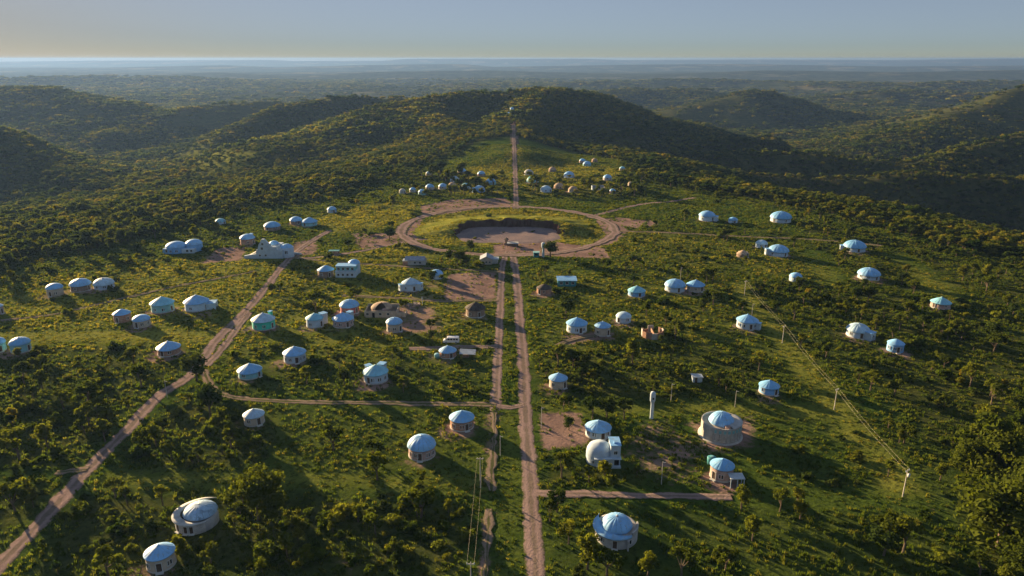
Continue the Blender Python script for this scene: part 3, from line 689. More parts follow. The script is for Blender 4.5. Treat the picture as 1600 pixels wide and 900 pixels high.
M['steel'] = surface('galvanised steel', (0.55, 0.56, 0.57), 0.1, 1.0, 0.45, None, 0, 0.5)
M['paint_van'] = surface('white car paint', (0.78, 0.80, 0.82), 0.03, 0.5, 0.3, None, 0, 0.5, 0.0)
M['rubber'] = surface('rubber', (0.02, 0.02, 0.02), 0.2, 2.0, 0.9)
M['lamp'] = surface('lamp glass', (0.7, 0.7, 0.65), 0.05, 2.0, 0.2, None, 0, 0.6, 0.0)
M['wire'] = surface('bare cable', (0.42, 0.36, 0.26), 0.1, 0.5, 0.5, None, 0, 0.5, 0.0)
M['rubble'] = surface('rubble', (0.34, 0.27, 0.24), 0.3, 1.2, 0.95)
tg = NT('window glass')
M['glass'] = tg.bsdf((0.02, 0.028, 0.035), 0.12, 0.5)

def earth(name, a, b, c, s=0.35, ruts=0.0):
    t = NT(name)
    pos = t.n("ShaderNodeNewGeometry").outputs['Position']
    n1 = t.step(t.noise(pos, s * 0.35, 5, 0.6), 0.32, 0.68)
    n2 = t.step(t.noise(pos, s * 2.6, 5, 0.65), 0.42, 0.72)
    col = t.mix(n1, a, b)
    col = t.mix(t.math('MULTIPLY', n2, 0.6), col, c)
    if ruts:
        u = t.math('ABSOLUTE', t.n("ShaderNodeAttribute", attribute_name='across').outputs['Fac'])
        nz = t.noise(pos, 0.55, 5, 0.7)
        edge = t.step(t.math('ADD', u, t.math('MULTIPLY', t.math('SUBTRACT', nz, 0.5), 1.3)), 0.70, 1.0)
        mid = t.math('MULTIPLY', t.step(t.math('SUBTRACT', 0.42, t.math('ADD', u, t.math('MULTIPLY', t.math('SUBTRACT', t.noise(pos, 0.16, 4, 0.6), 0.45), 1.5))), 0.0, 0.25), ruts)
        col = t.mix(mid, col, t.mix(0.4, (0.075, 0.088, 0.03), c))
        col = t.mix(edge, col, t.mix(nz, (0.045, 0.07, 0.016), (0.10, 0.10, 0.04)))
        wheel = t.step(t.math('ABSOLUTE', t.math('SUBTRACT', u, 0.46)), 0.22, 0.06)
        col = t.mix(t.math('MULTIPLY', wheel, 0.35), col, mul(b, 1.18))
    return t.bsdf(col, 1.0, 0.0, t.noise(pos, 1.7, 6, 0.65), 0.25)
M['road'] = earth('pinkish dirt road', (0.235, 0.170, 0.160), (0.31, 0.225, 0.205), (0.15, 0.115, 0.095), 0.35, 0.45)
M['track'] = earth('faint two-rut track', (0.19, 0.145, 0.115), (0.26, 0.195, 0.155), (0.10, 0.10, 0.045), 0.6, 0.95)
M['red_earth'] = earth('red earth road', (0.42, 0.24, 0.17), (0.48, 0.31, 0.24), (0.28, 0.2, 0.16))
M['plaza'] = earth('mauve grey gravel', (0.20, 0.165, 0.175), (0.29, 0.22, 0.205), (0.15, 0.125, 0.13), 0.3)
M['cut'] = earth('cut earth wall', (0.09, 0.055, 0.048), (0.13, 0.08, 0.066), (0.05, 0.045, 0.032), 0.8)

# the ground sheet: soil, dry meadow and undergrowth are vertex weights, broken up by noise
def ground_material():
    t = NT('grassland ground')
    pos = t.n("ShaderNodeNewGeometry").outputs['Position']
    def att(n):
        return t.n("ShaderNodeAttribute", attribute_name=n).outputs['Fac']
    big = t.noise(pos, 0.021, 4, 0.6)
    mid = t.noise(pos, 0.11, 5, 0.62)
    fine = t.noise(pos, 0.75, 5, 0.68)
    grass = t.mix(t.step(mid, 0.32, 0.66), (0.026, 0.056, 0.010), (0.066, 0.106, 0.018))
    grass = t.mix(t.math('MULTIPLY', t.step(big, 0.42, 0.7), 0.55), grass, (0.075, 0.105, 0.018))
    dry = t.mix(t.step(mid, 0.35, 0.65), (0.18, 0.20, 0.032), (0.30, 0.285, 0.055))
    mw = t.math('MULTIPLY', att('meadow'), t.math('ADD', 0.55, t.math('MULTIPLY', fine, 0.7)), clamp=True)
    col = t.mix(mw, grass, dry)
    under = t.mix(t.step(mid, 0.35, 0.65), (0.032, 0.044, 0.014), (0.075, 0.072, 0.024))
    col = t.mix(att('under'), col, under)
    col = t.mix(t.math('MULTIPLY', t.step(fine, 0.48, 0.66), 0.75), col, (0.016, 0.026, 0.007))
    col = t.mix(t.math('MULTIPLY', t.step(t.noise(pos, 1.6, 4, 0.7), 0.56, 0.70), 0.5), col, t.mix(att('meadow'), (0.105, 0.135, 0.026), (0.30, 0.27, 0.06)))
    # bare soil: given patches plus small scars
    soilc = t.mix(t.step(mid, 0.35, 0.65), (0.19, 0.128, 0.112), (0.29, 0.195, 0.162))
    sm = t.math('ADD', att('soil'), t.math('MULTIPLY', t.math('SUBTRACT', t.math('ADD', t.math('MULTIPLY', fine, 0.6), t.math('MULTIPLY', mid, 0.6)), 0.6), 1.5))
    col = t.mix(t.step(sm, 0.34, 0.72), col, soilc)
    # far country: woodland and pale fields too far off to tell single crowns apart
    fieldn = t.noise(pos, 0.0016, 5, 0.62)
    far = t.mix(t.step(t.noise(pos, 0.012, 4, 0.7), 0.42, 0.6), (0.022, 0.032, 0.014), (0.05, 0.06, 0.025))
    far = t.mix(t.math('MULTIPLY', t.step(fieldn, 0.53, 0.62), 0.75), far, (0.15, 0.135, 0.07))
    col = t.mix(att('far'), col, far)
    bh = t.math('ADD', t.math('MULTIPLY', t.noise(pos, 0.9, 5, 0.7), 1.0), t.math('MULTIPLY', att('far'), t.math('MULTIPLY', t.noise(pos, 0.03, 4, 0.7), 60.0)))
    return t.bsdf(col, 1.0, 0.0, bh, 0.5)
M['ground'] = ground_material()

def foliage(name, stops, trans=0.3, tint=(1.3, 1.3, 0.5), scale=0.5, big=0.0):
    t = NT(name)
    oi = t.n("ShaderNodeObjectInfo")
    pos = t.n("ShaderNodeNewGeometry").outputs['Position']
    c = t.ramp(oi.outputs['Random'], stops)
    nz = t.noise(pos, scale, 3, 0.6)
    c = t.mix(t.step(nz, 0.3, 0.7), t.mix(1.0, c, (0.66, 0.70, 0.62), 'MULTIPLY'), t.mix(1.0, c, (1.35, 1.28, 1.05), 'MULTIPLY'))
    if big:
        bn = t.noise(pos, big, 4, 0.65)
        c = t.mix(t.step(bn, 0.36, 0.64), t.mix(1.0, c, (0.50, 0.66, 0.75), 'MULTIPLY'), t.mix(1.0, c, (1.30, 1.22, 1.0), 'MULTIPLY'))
    d = t.n("ShaderNodeBsdfDiffuse"); t.l(c, d.inputs['Color'])
    tr = t.n("ShaderNodeBsdfTranslucent"); t.l(t.mix(1.0, c, tint, 'MULTIPLY'), tr.inputs['Color'])
    ms = t.n("ShaderNodeMixShader"); ms.inputs[0].default_value = trans
    t.l(d.outputs[0], ms.inputs[1]); t.l(tr.outputs[0], ms.inputs[2])
    t.l(ms.outputs[0], t.out.inputs['Surface'])
    return t.m
M['leaf_dark'] = foliage('dark leaves', [(0.0, (0.034, 0.058, 0.016)), (1.0, (0.060, 0.080, 0.020))])
M['leaf_olive'] = foliage('olive leaves', [(0.0, (0.058, 0.082, 0.016)), (1.0, (0.092, 0.112, 0.021))], 0.45)
M['leaf_gold'] = foliage('yellow green leaves', [(0.0, (0.092, 0.118, 0.020)), (1.0, (0.135, 0.148, 0.026))], 0.5)
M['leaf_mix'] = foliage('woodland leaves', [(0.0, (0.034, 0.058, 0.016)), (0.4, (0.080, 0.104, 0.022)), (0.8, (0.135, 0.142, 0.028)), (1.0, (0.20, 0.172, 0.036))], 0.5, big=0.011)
M['leaf_bush'] = foliage('shrub leaves', [(0.0, (0.036, 0.064, 0.016)), (0.5, (0.078, 0.110, 0.022)), (0.82, (0.13, 0.155, 0.028)), (1.0, (0.15, 0.155, 0.034))], 0.5)
M['blade'] = foliage('grass blades', [(0.0, (0.055, 0.092, 0.016)), (0.6, (0.090, 0.128, 0.022)), (1.0, (0.15, 0.155, 0.030))], 0.5, (1.0, 1.0, 0.5), 0.06)
M['blade_dry'] = foliage('dry grass blades', [(0.0, (0.16, 0.185, 0.026)), (0.5, (0.225, 0.225, 0.037)), (1.0, (0.29, 0.26, 0.054))], 0.5, (1.0, 0.95, 0.5), 0.06)
M['bark'] = surface('bark', (0.12, 0.09, 0.065), 0.25, 2.0, 0.95)

# ------------------------------------------------------------------ helpers
def link(o, parent=None):
    COL.objects.link(o)
    if parent is not None:
        o.parent = parent
    return o

def tag(o, label=None, cat=None, group=None, kind=None):
    if label: o['label'] = label
    if cat: o['category'] = cat
    if group: o['group'] = group
    if kind: o['kind'] = kind
    return o

def empty(name, loc, rz=0.0, **kw):
    o = bpy.data.objects.new(name, None)
    o.empty_display_size = 0.5
    o.location = loc
    o.rotation_euler = (0, 0, rz)
    link(o)
    return tag(o, **kw)

def mesh_from(name, verts, faces, mat, smooth=False):
    me = bpy.data.meshes.new(name)
    me.from_pydata([tuple(map(float, v)) for v in verts], [], faces)
    if mat is not None:
        me.materials.append(mat)
    if smooth:
        me.polygons.foreach_set('use_smooth', [True] * len(me.polygons))
    me.update()
    return me

class MB:
    """collects simple shapes into one mesh"""
    def __init__(self):
        self.v, self.f = [], []
    def add(self, vs, fs):
        o = len(self.v)
        self.v += vs
        self.f += [tuple(i + o for i in f) for f in fs]
        return self
    def box(self, cx, cy, z0, sx, sy, sz, rz=0.0):
        c, s = math.cos(rz), math.sin(rz)
        vs = []
        for dz in (0, sz):
            for dx, dy in ((-1, -1), (1, -1), (1, 1), (-1, 1)):
                x, y = dx * sx / 2, dy * sy / 2
                vs.append((cx + x * c - y * s, cy + x * s + y * c, z0 + dz))
        return self.add(vs, [(0, 3, 2, 1), (4, 5, 6, 7), (0, 1, 5, 4), (1, 2, 6, 5), (2, 3, 7, 6), (3, 0, 4, 7)])
    def tube(self, p0, p1, r0, r1, n=8):
        p0, p1 = Vector(p0), Vector(p1)
        d = (p1 - p0).normalized()
        a = d.orthogonal().normalized()
        b = d.cross(a)
        vs = []
        for p, r in ((p0, r0), (p1, r1)):
            for k in range(n):
                t = 2 * math.pi * k / n
                vs.append(tuple(p + a * r * math.cos(t) + b * r * math.sin(t)))
        fs = [(k, (k + 1) % n, n + (k + 1) % n, n + k) for k in range(n)]
        fs += [tuple(range(n - 1, -1, -1)), tuple(range(n, 2 * n))]
        return self.add(vs, fs)
    def lathe(self, prof, n=32, cx=0.0, cy=0.0, a0=0.0, a1=360.0):
        full = abs(a1 - a0) >= 359.9
        m = n if full else n + 1
        vs = []
        for k in range(m):
            t = R(a0 + (a1 - a0) * k / n)
            for r, z in prof:
                vs.append((cx + r * math.sin(t), cy - r * math.cos(t), z))
        p = len(prof)
        fs = []
        for k in range(n):
            j = (k + 1) % m
            for i in range(p - 1):
                fs.append((k * p + i, j * p + i, j * p + i + 1, k * p + i + 1))
        return self.add(vs, fs)
    def extrude(self, pts, y0, y1):
        """outline in x,z pushed from y0 to y1"""
        n = len(pts)
        vs = [(x, y0, z) for x, z in pts] + [(x, y1, z) for x, z in pts]
        fs = [tuple(range(n)), tuple(range(2 * n - 1, n - 1, -1))]
        fs += [(k, k + n, (k + 1) % n + n, (k + 1) % n) for k in range(n)]
        return self.add(vs, fs)
    def build(self, name, mat, parent=None, smooth=False):
        o = bpy.data.objects.new(name, mesh_from(name, self.v, self.f, mat, smooth))
        return link(o, parent)

def inst(name, me, parent, loc=(0, 0, 0), rz=0.0, sc=(1, 1, 1)):
    o = bpy.data.objects.new(name, me)
    o.location = loc
    o.rotation_euler = (0, 0, rz)
    o.scale = sc
    return link(o, parent)

# ------------------------------------------------------------------ the ground sheet
def axis(lo, hi, step, grow_lo, grow_hi, end_lo, end_hi):
    a = list(np.arange(lo, hi + 0.01, step))
    s, v, left = step, lo, []
    while v > end_lo:
        s *= grow_lo; v -= s; left.append(v)
    s, v = step, a[-1]
    while v < end_hi:
        s *= grow_hi; v += s; a.append(v)
    return np.array(left[::-1] + a)
XS = axis(-300, 330, 2.6, 1.034, 1.034, -22000, 22000)
YS = axis(100, 540, 2.6, 1.10, 1.0165, -3000, 23500)
GX, GY = np.meshgrid(XS, YS)
GZ = height(GX, GY)

def gz(x, y):
    """height of the ground sheet at x, y"""
    x = np.asarray(x, float); y = np.asarray(y, float)
    i = np.clip(np.searchsorted(XS, x) - 1, 0, len(XS) - 2)
    j = np.clip(np.searchsorted(YS, y) - 1, 0, len(YS) - 2)
    u = np.clip((x - XS[i]) / (XS[i + 1] - XS[i]), 0, 1)
    v = np.clip((y - YS[j]) / (YS[j + 1] - YS[j]), 0, 1)
    return (GZ[j, i] * (1 - u) + GZ[j, i + 1] * u) * (1 - v) + (GZ[j + 1, i] * (1 - u) + GZ[j + 1, i + 1] * u) * v

def g1(x, y):
    return float(gz(x, y))

def soil_at(x, y):
    s = np.zeros(x.shape)
    for P, soft, amt in SOIL:
        s = np.maximum(s, amt * sstep(soft, -soft, poly_sd(x, y, P)))
    return s
def meadow_at(x, y):
    s = np.zeros(x.shape)
    for P, soft, amt in MEADOW:
        s = np.maximum(s, amt * sstep(soft, -soft, poly_sd(x, y, P)))
    return s
def clear_at(x, y):
    s = np.zeros(x.shape)
    for (P,) in CLEAR:
        s = np.maximum(s, sstep(2.5, -2.5, poly_sd(x, y, P)))
    return s
def catmull(P, step):
    P = [np.array(p, float) for p in P]
    P = [2 * P[0] - P[1]] + P + [2 * P[-1] - P[-2]]
    out = []
    for k in range(1, len(P) - 2):
        n = max(2, int(np.linalg.norm(P[k + 1] - P[k]) / step))
        for i in range(n):
            t = i / n
            out.append(0.5 * (2 * P[k] + (P[k + 1] - P[k - 1]) * t + (2 * P[k - 1] - 5 * P[k] + 4 * P[k + 1] - P[k + 2]) * t * t + (3 * P[k] - P[k - 1] - 3 * P[k + 1] + P[k + 2]) * t ** 3))
    out.append(P[-2])
    return np.array(out)
ROADLINES = [(name, catmull(P, 2.0), w, rough) for name, P, w, rough in ROADS]
def road_gap(x, y):
    """distance to the nearest road edge"""
    d = np.full(x.shape, 1e9)
    for name, P, w, rough in ROADLINES:
        d = np.minimum(d, seg_dist(x, y, P[::3] if len(P) > 12 else P)[0] - w / 2)
    return d
PLAZA_C = (-2.0, 414.0)
PLAZA_Y = 0.70     # the sunken floor is shallower than it is wide

fx, fy = GX.ravel(), GY.ravel()
near = (np.abs(fx) < 420) & (fy > 60) & (fy < 1700)
A_soil = np.zeros(fx.shape); A_mea = np.zeros(fx.shape); A_und = np.zeros(fx.shape)
A_soil[near] = soil_at(fx[near], fy[near])
nm = (np.abs(fx) < 900) & (fy > 60) & (fy < 2500)
A_mea[nm] = meadow_at(fx[nm], fy[nm])
pdv = poly_sd(fx, fy, PLATEAU)
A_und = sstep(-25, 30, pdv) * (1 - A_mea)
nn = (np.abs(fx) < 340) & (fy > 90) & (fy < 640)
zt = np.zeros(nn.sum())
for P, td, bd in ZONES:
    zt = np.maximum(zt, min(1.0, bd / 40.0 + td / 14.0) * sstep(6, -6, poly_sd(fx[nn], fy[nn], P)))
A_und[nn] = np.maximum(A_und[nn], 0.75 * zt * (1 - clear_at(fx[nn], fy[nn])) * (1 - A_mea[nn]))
yd = np.zeros(nn.sum())
for hi, hrow in enumerate(HOUSES):
    hx, hy, hr = hrow[:3]
    yd = np.maximum(yd, (0.40 + 0.34 * ((hi * 37) % 10) / 10) * sstep(hr + 5.5, hr + 0.5, np.hypot(fx[nn] - hx + 0.8, fy[nn] - hy + 2.2)))
A_soil[nn] = np.maximum(A_soil[nn], yd)
A_far = sstep(1800, 4200, np.hypot(fx, fy))
ny, nx = GX.shape
ii = (np.arange(ny - 1)[:, None] * nx + np.arange(nx - 1)[None, :]).ravel()
quads = np.stack([ii, ii + 1, ii + nx + 1, ii + nx], 1).astype(np.int32)
gm = bpy.data.meshes.new('ground')
gm.vertices.add(nx * ny)
gm.vertices.foreach_set('co', np.stack([fx, fy, GZ.ravel()], 1).ravel())
gm.loops.add(quads.size)
gm.loops.foreach_set('vertex_index', quads.ravel())
gm.polygons.add(len(quads))
gm.polygons.foreach_set('loop_start', np.arange(0, quads.size, 4, dtype=np.int32))
gm.polygons.foreach_set('loop_total', np.full(len(quads), 4, np.int32))
gm.polygons.foreach_set('use_smooth', np.ones(len(quads), bool))
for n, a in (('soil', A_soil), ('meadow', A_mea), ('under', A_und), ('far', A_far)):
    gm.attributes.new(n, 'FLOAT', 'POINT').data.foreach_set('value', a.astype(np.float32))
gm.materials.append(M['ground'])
gm.update()
tag(link(bpy.data.objects.new('ground', gm)), 'rolling green grassland plateau with valleys, ridges and distant flat mesas', 'ground', kind='structure')

# ------------------------------------------------------------------ roads
ROAD_LABEL = {
    'avenue_lane': 'pinkish dirt lane of the central avenue', 'avenue_crossing': 'dirt link between the two avenue lanes',
    'hill_road': 'straight dirt road climbing from the ring to the hill house', 'diagonal_road': 'long dirt road crossing the left side diagonally',
    'diagonal_branch': 'short dirt branch beside the diagonal road', 'cross_street': 'thin dirt street crossing below the middle houses',
    'left_street': 'dirt street from the ring towards the stepped white building', 'middle_street': 'dirt street above the bare soil plot',
    'plot_street': 'dirt street below the bare soil plot', 'van_lane': 'short dirt lane beside the parked van',
    'right_street': 'dirt street leaving the ring to the upper right', 'right_track': 'faint track running right from the ring',
    'yard_street': 'short dirt street below the yard on the right', 'field_track': 'faint track across the left meadow',
    'verge_track': 'worn dirt patch continuing the left avenue lane', 'corner_track': 'worn track in the grass at lower right', 'stub_track': 'short worn stub left of the diagonal road',
    'house_track': 'dirt strip below the pale blue pointed house', 'ring_road': 'circular dirt road around the sunken plaza'}
for ri, (name, P, w, rough) in enumerate(ROADLINES):
    tan = np.gradient(P, axis=0)
    tan /= np.linalg.norm(tan, axis=1)[:, None] + 1e-9
    nrm = np.stack([tan[:, 1], -tan[:, 0]], 1)
    n = len(P)
    s = np.arange(n) * 0.35
    jl = ((fbm(s, s * 0 + ri * 3.1, 5, 3) - 0.5) * 2.2 + (vnoise(s * 4.1, s * 0 + ri, 9) - 0.5) * 0.9) * rough
    jr = ((fbm(s, s * 0 + ri * 3.1 + 40, 6, 3) - 0.5) * 2.2 + (vnoise(s * 4.1, s * 0 + ri + 60, 9) - 0.5) * 0.9) * rough
    if name == 'ring_road':
        jl[-1], jr[-1] = jl[0], jr[0]
    cols = []
    for u in (-1, -0.8, -0.4, 0, 0.4, 0.8, 1):
        off = u * w / 2 + (jl if u < 0 else jr) * abs(u)
        q = P + nrm * off[:, None]
        z = gz(q[:, 0], q[:, 1]) + 0.07 + 0.009 * ri - 0.10 * (abs(u) == 1) + np.clip((q[:, 1] - 520) / 300, 0, 1) * 0.4 - 0.05 * (abs(u) == 0.4)
        cols.append(np.column_stack([q, z]))
    V = np.stack(cols, 1).reshape(-1, 3)
    k = len(cols)
    F = [(i * k + j, (i + 1) * k + j, (i + 1) * k + j + 1, i * k + j + 1) for i in range(n - 1) for j in range(k - 1)]
    mt = M['track'] if name in ('field_track', 'right_track', 'cross_street', 'middle_street', 'plot_street', 'house_track', 'verge_track', 'corner_track', 'stub_track') else M['road']
    o = bpy.data.objects.new(name, mesh_from(name, V, [f[::-1] for f in F], mt, True))
    o.data.attributes.new('across', 'FLOAT', 'POINT').data.foreach_set('value', np.tile(np.array([-1, -0.8, -0.4, 0, 0.4, 0.8, 1], np.float32), n))
    lab = ROAD_LABEL[name]
    if name == 'avenue_lane':
        lab = ('narrower left ' if P[-1][0] < 0 else 'wider right ') + lab
    if name == 'verge_track' and P[-1][1] < 160:
        lab = 'worn dirt strip of the left avenue lane near the bottom edge'
    tag(link(o), lab, 'road', kind='structure')

# ------------------------------------------------------------------ sunken plaza
pc = PLAZA_C
def squarish(t):
    """the pit is nearer a rounded rectangle than a circle"""
    return (np.abs(np.sin(t)) ** 3.2 + np.abs(np.cos(t)) ** 3.2) ** (-1 / 3.2)
mb = MB()
rr = [0, 8, 16, 22, 26, 29, 31.5]
vs = []
for r in rr:
    for k in range(48):
        t = 2 * math.pi * k / 48
        jr = r * float(squarish(t)) * (1 + 0.03 * math.sin(7 * t) if r > 20 else 1)
        x, y = pc[0] + jr * math.sin(t), pc[1] + jr * math.cos(t) * PLAZA_Y
        vs.append((x, y, g1(x, y) + (0.18 if r < 31 else -0.1)))
fs = [(a * 48 + k, (a + 1) * 48 + k, (a + 1) * 48 + (k + 1) % 48, a * 48 + (k + 1) % 48) for a in range(len(rr) - 1) for k in range(48)]
mb.add(vs, [f[::-1] for f in fs])
tag(mb.build('plaza_floor', M['plaza'], None, True), 'flat mauve grey gravel floor of the sunken plaza', 'plaza', kind='structure')
bank = empty('earth_bank', (pc[0], pc[1], g1(*pc)), label='horseshoe earth bank with dark cut wall around the sunken plaza', cat='earth bank')
wall, top = MB(), MB()
NA = 120
wv, tv = [], []
for k in range(NA + 1):
    th = -118 + 236 * k / NA
    t = R(th)
    hgt = 4.6 * float(sstep(112, 70, abs(th))) * (0.92 + 0.12 * math.sin(k * 0.55)) * (1.0 + 0.22 * (abs(th - 4) < 10))
    ri = 30.0 * float(squarish(t)) + 0.8 * math.sin(k * 0.9) + 0.6 * math.sin(k * 2.3) - 1.6 * (abs(th - 4) < 10) + (2.0 if abs(th) > 88 else 0)
    for fr, zz in ((0.0, -0.6), (0.15, 0.35 * hgt), (0.5, 0.75 * hgt), (0.75, hgt)):
        r = ri + fr
        wv.append((r * math.sin(t), r * math.cos(t) * PLAZA_Y, zz))
    # outer slope reaches towards the inner kerb of the ring road
    cx, cy = -2.5 - pc[0], 431.0 - pc[1]
    bx, by = cx, cy
    dx, dy = math.sin(t), math.cos(t)
    b = dx * bx + dy * by
    disc = b * b - (bx * bx + by * by - 60.0 ** 2)
    ro = max(b + math.sqrt(max(disc, 0)), ri + 8)
    ro = min(ro, ri + 30)
    for fr in (0.0, 0.08, 0.2, 0.4, 0.7, 1.0):
        r = ri + 0.76 + (ro - ri) * fr
        x, y = r * math.sin(t), r * math.cos(t) * (PLAZA_Y + (1 - PLAZA_Y) * min(1.0, fr * 1.0))
        tv.append((x, y, (hgt + 0.01) * (1 - float(sstep(0, 1, fr))) + 0.25 * hgt * 0.1 * math.sin(k * 1.3 + fr * 9) * (0 < fr < 1) + (-0.25 if fr == 1.0 else 0.06)))
wall.add(wv, [(k * 4 + i, k * 4 + i + 1, (k + 1) * 4 + i + 1, (k + 1) * 4 + i) for k in range(NA) for i in range(3)])
top.add(tv, [(k * 6 + i, k * 6 + i + 1, (k + 1) * 6 + i + 1, (k + 1) * 6 + i) for k in range(NA) for i in range(5)])
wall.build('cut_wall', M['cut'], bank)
gt = top.build('grass_slope', M['ground'], bank, True)
for n, v in (('soil', 0.05), ('meadow', 0.9), ('under', 0.0), ('far', 0.0)):
    gt.data.attributes.new(n, 'FLOAT', 'POINT').data.foreach_set('value', np.full(len(gt.data.vertices), v, np.float32))
def bank_z(x, y):
    """extra height of the bank over the ground, for what grows on it"""
    dx, dy = x - pc[0], y - pc[1]
    r = np.hypot(dx, dy / PLAZA_Y); th = np.abs(np.degrees(np.arctan2(dx, dy / PLAZA_Y)))
    hg = 4.6 * sstep(112, 70, th)
    r0 = 30.0 * squarish(np.arctan2(dx, dy / PLAZA_Y))
    return np.where(r > r0 + 1.5, hg * (1 - sstep(r0 + 1.2, 58, r)), 0.0)

# ------------------------------------------------------------------ round houses
def prof_pts(shape, n=6):
    ts = [1 - (1 - 0.05) * (k / n) for k in range(n + 1)]
    if shape == 'cone':
        return [(r, (1 - r ** 1.35) * 1.0) for r in ts]
    if shape == 'hemi':
        rs = [math.cos(math.pi / 2 * k / n * 0.97) for k in range(n + 1)]
        return [(r, max(0.0, 1 - r * r) ** 0.62) for r in rs]
def panel_mesh(shape, n):
    """one sheet of a unit dome roof, with its own thickness and turned-down edges"""
    pr = prof_pts(shape, 6)
    half = math.pi / n
    mb = MB()
    vs, m = [], 5
    for (r, z) in pr:
        for j in range(m):
            u = -1 + 2 * j / (m - 1)
            a = u * half * 0.97
            lift = 0.013 * (1 - u * u)
            rr = r * (1 + lift * 0.6)
            vs.append((rr * math.sin(a), -rr * math.cos(a), z + lift - (0.014 if abs(u) == 1 else 0)))
    fs = [(i * m + j, i * m + j + 1, (i + 1) * m + j + 1, (i + 1) * m + j) for i in range(len(pr) - 1) for j in range(m - 1)]
    mb.add(vs, fs)
    return mesh_from('roof_panel', mb.v, mb.f, None, True)
def dome_mesh(shape, seg=28, ribs=True):
    pr = prof_pts(shape, 6)
    mb = MB()
    vs = []
    for k in range(seg):
        t = 2 * math.pi * k / seg
        for (r, z) in pr:
            rr = r * (1.0 if k % 2 else 0.985)
            vs.append((rr * math.sin(t), -rr * math.cos(t), z))
    p = len(pr)
    fs = [(k * p + i, ((k + 1) % seg) * p + i, ((k + 1) % seg) * p + i + 1, k * p + i + 1) for k in range(seg) for i in range(p - 1)]
    fs.append(tuple(k * p + p - 1 for k in range(seg)))
    mb.add(vs, fs)
    return mesh_from('roof', mb.v, mb.f, None, True)
NPAN = 16
BASE = {}
for sh in ('cone', 'hemi'):
    BASE[sh, 'panel'] = panel_mesh(sh, NPAN)
    BASE[sh, 'dome'] = dome_mesh(sh)
_mc = {}
def with_mat(key, me, mat):
    """the mesh carrying that material, shared by every house that uses the pair"""
    k = (key, mat.name)
    if k not in _mc:
        c = me.copy(); c.materials.clear(); c.materials.append(mat); _mc[k] = c
    return _mc[k]
def unit(name, mat, fn, smooth=False):
    k = (name, mat.name)
    if k not in _mc:
        mb = MB(); fn(mb)
        _mc[k] = mesh_from(name, mb.v, mb.f, mat, smooth)
    return _mc[k]
def wall_fn(mb):
    mb.lathe([(1.0, 0.0), (1.0, 1.0), (0.94, 1.0), (0.94, 0.9)], 36)
def eave_fn(mb):
    mb.lathe([(0.90, -0.10), (1.0, -0.16), (1.015, -0.02), (1.0, 0.06), (0.93, 0.12)], 32)
def cap_fn(mb):
    mb.lathe([(0.42, 0.0), (0.40, 0.16), (0.30, 0.26), (0.10, 0.30), (0.07, 0.55), (0.0, 0.58)], 12)
def plinth_fn(mb):
    mb.lathe([(1.03, -0.05), (1.03, 0.055), (0.97, 0.055)], 36)
def win_frame_fn(mb):
    for x in (-0.56, 0.56):
        mb.box(x, 0, 0, 0.10, 0.16, 1.1)
    mb.box(0, 0, -0.10, 1.30, 0.20, 0.10); mb.box(0, 0, 1.1, 1.22, 0.16, 0.10); mb.box(0, 0.02, 0.0, 0.06, 0.10, 1.1)
def pane_fn(mb):
    mb.box(0, 0.045, 0.0, 1.02, 0.06, 1.1)
def door_fn(mb):
    mb.box(0, 0.03, 0, 1.0, 0.1, 2.1)
def door_frame_fn(mb):
    for x in (-0.56, 0.56):
        mb.box(x, 0, 0, 0.12, 0.2, 2.15)
    mb.box(0, 0, 2.15, 1.24, 0.2, 0.12); mb.box(0, -0.3, -0.1, 1.5, 0.8, 0.2)
win_me = lambda: unit('window', M['frame'], win_frame_fn)
pane_me = lambda: unit('pane', M['glass'], pane_fn)
def on_wall(parent, deg, rad, z, kind='window', sc=1.0):
    a = R(deg)
    loc = (rad * math.sin(a), -rad * math.cos(a), z)
    if kind == 'window':
        o = inst('window', win_me(), parent, loc, a, (sc, 1, sc))
        inst('pane', pane_me(), o)
    else:
        o = inst('door_frame', unit('door_frame', M['frame'], door_frame_fn), parent, loc, a, (sc, 1, sc))
        inst('door', unit('door', M['wood'], door_fn), o)
    return o
def flat_win(parent, x, y, z, sc=1.0, rz=0.0, scz=None):
    o = inst('window', win_me(), parent, (x, y, z), rz, (sc, 1, scz or sc))
    inst('pane', pane_me(), o)
    return o

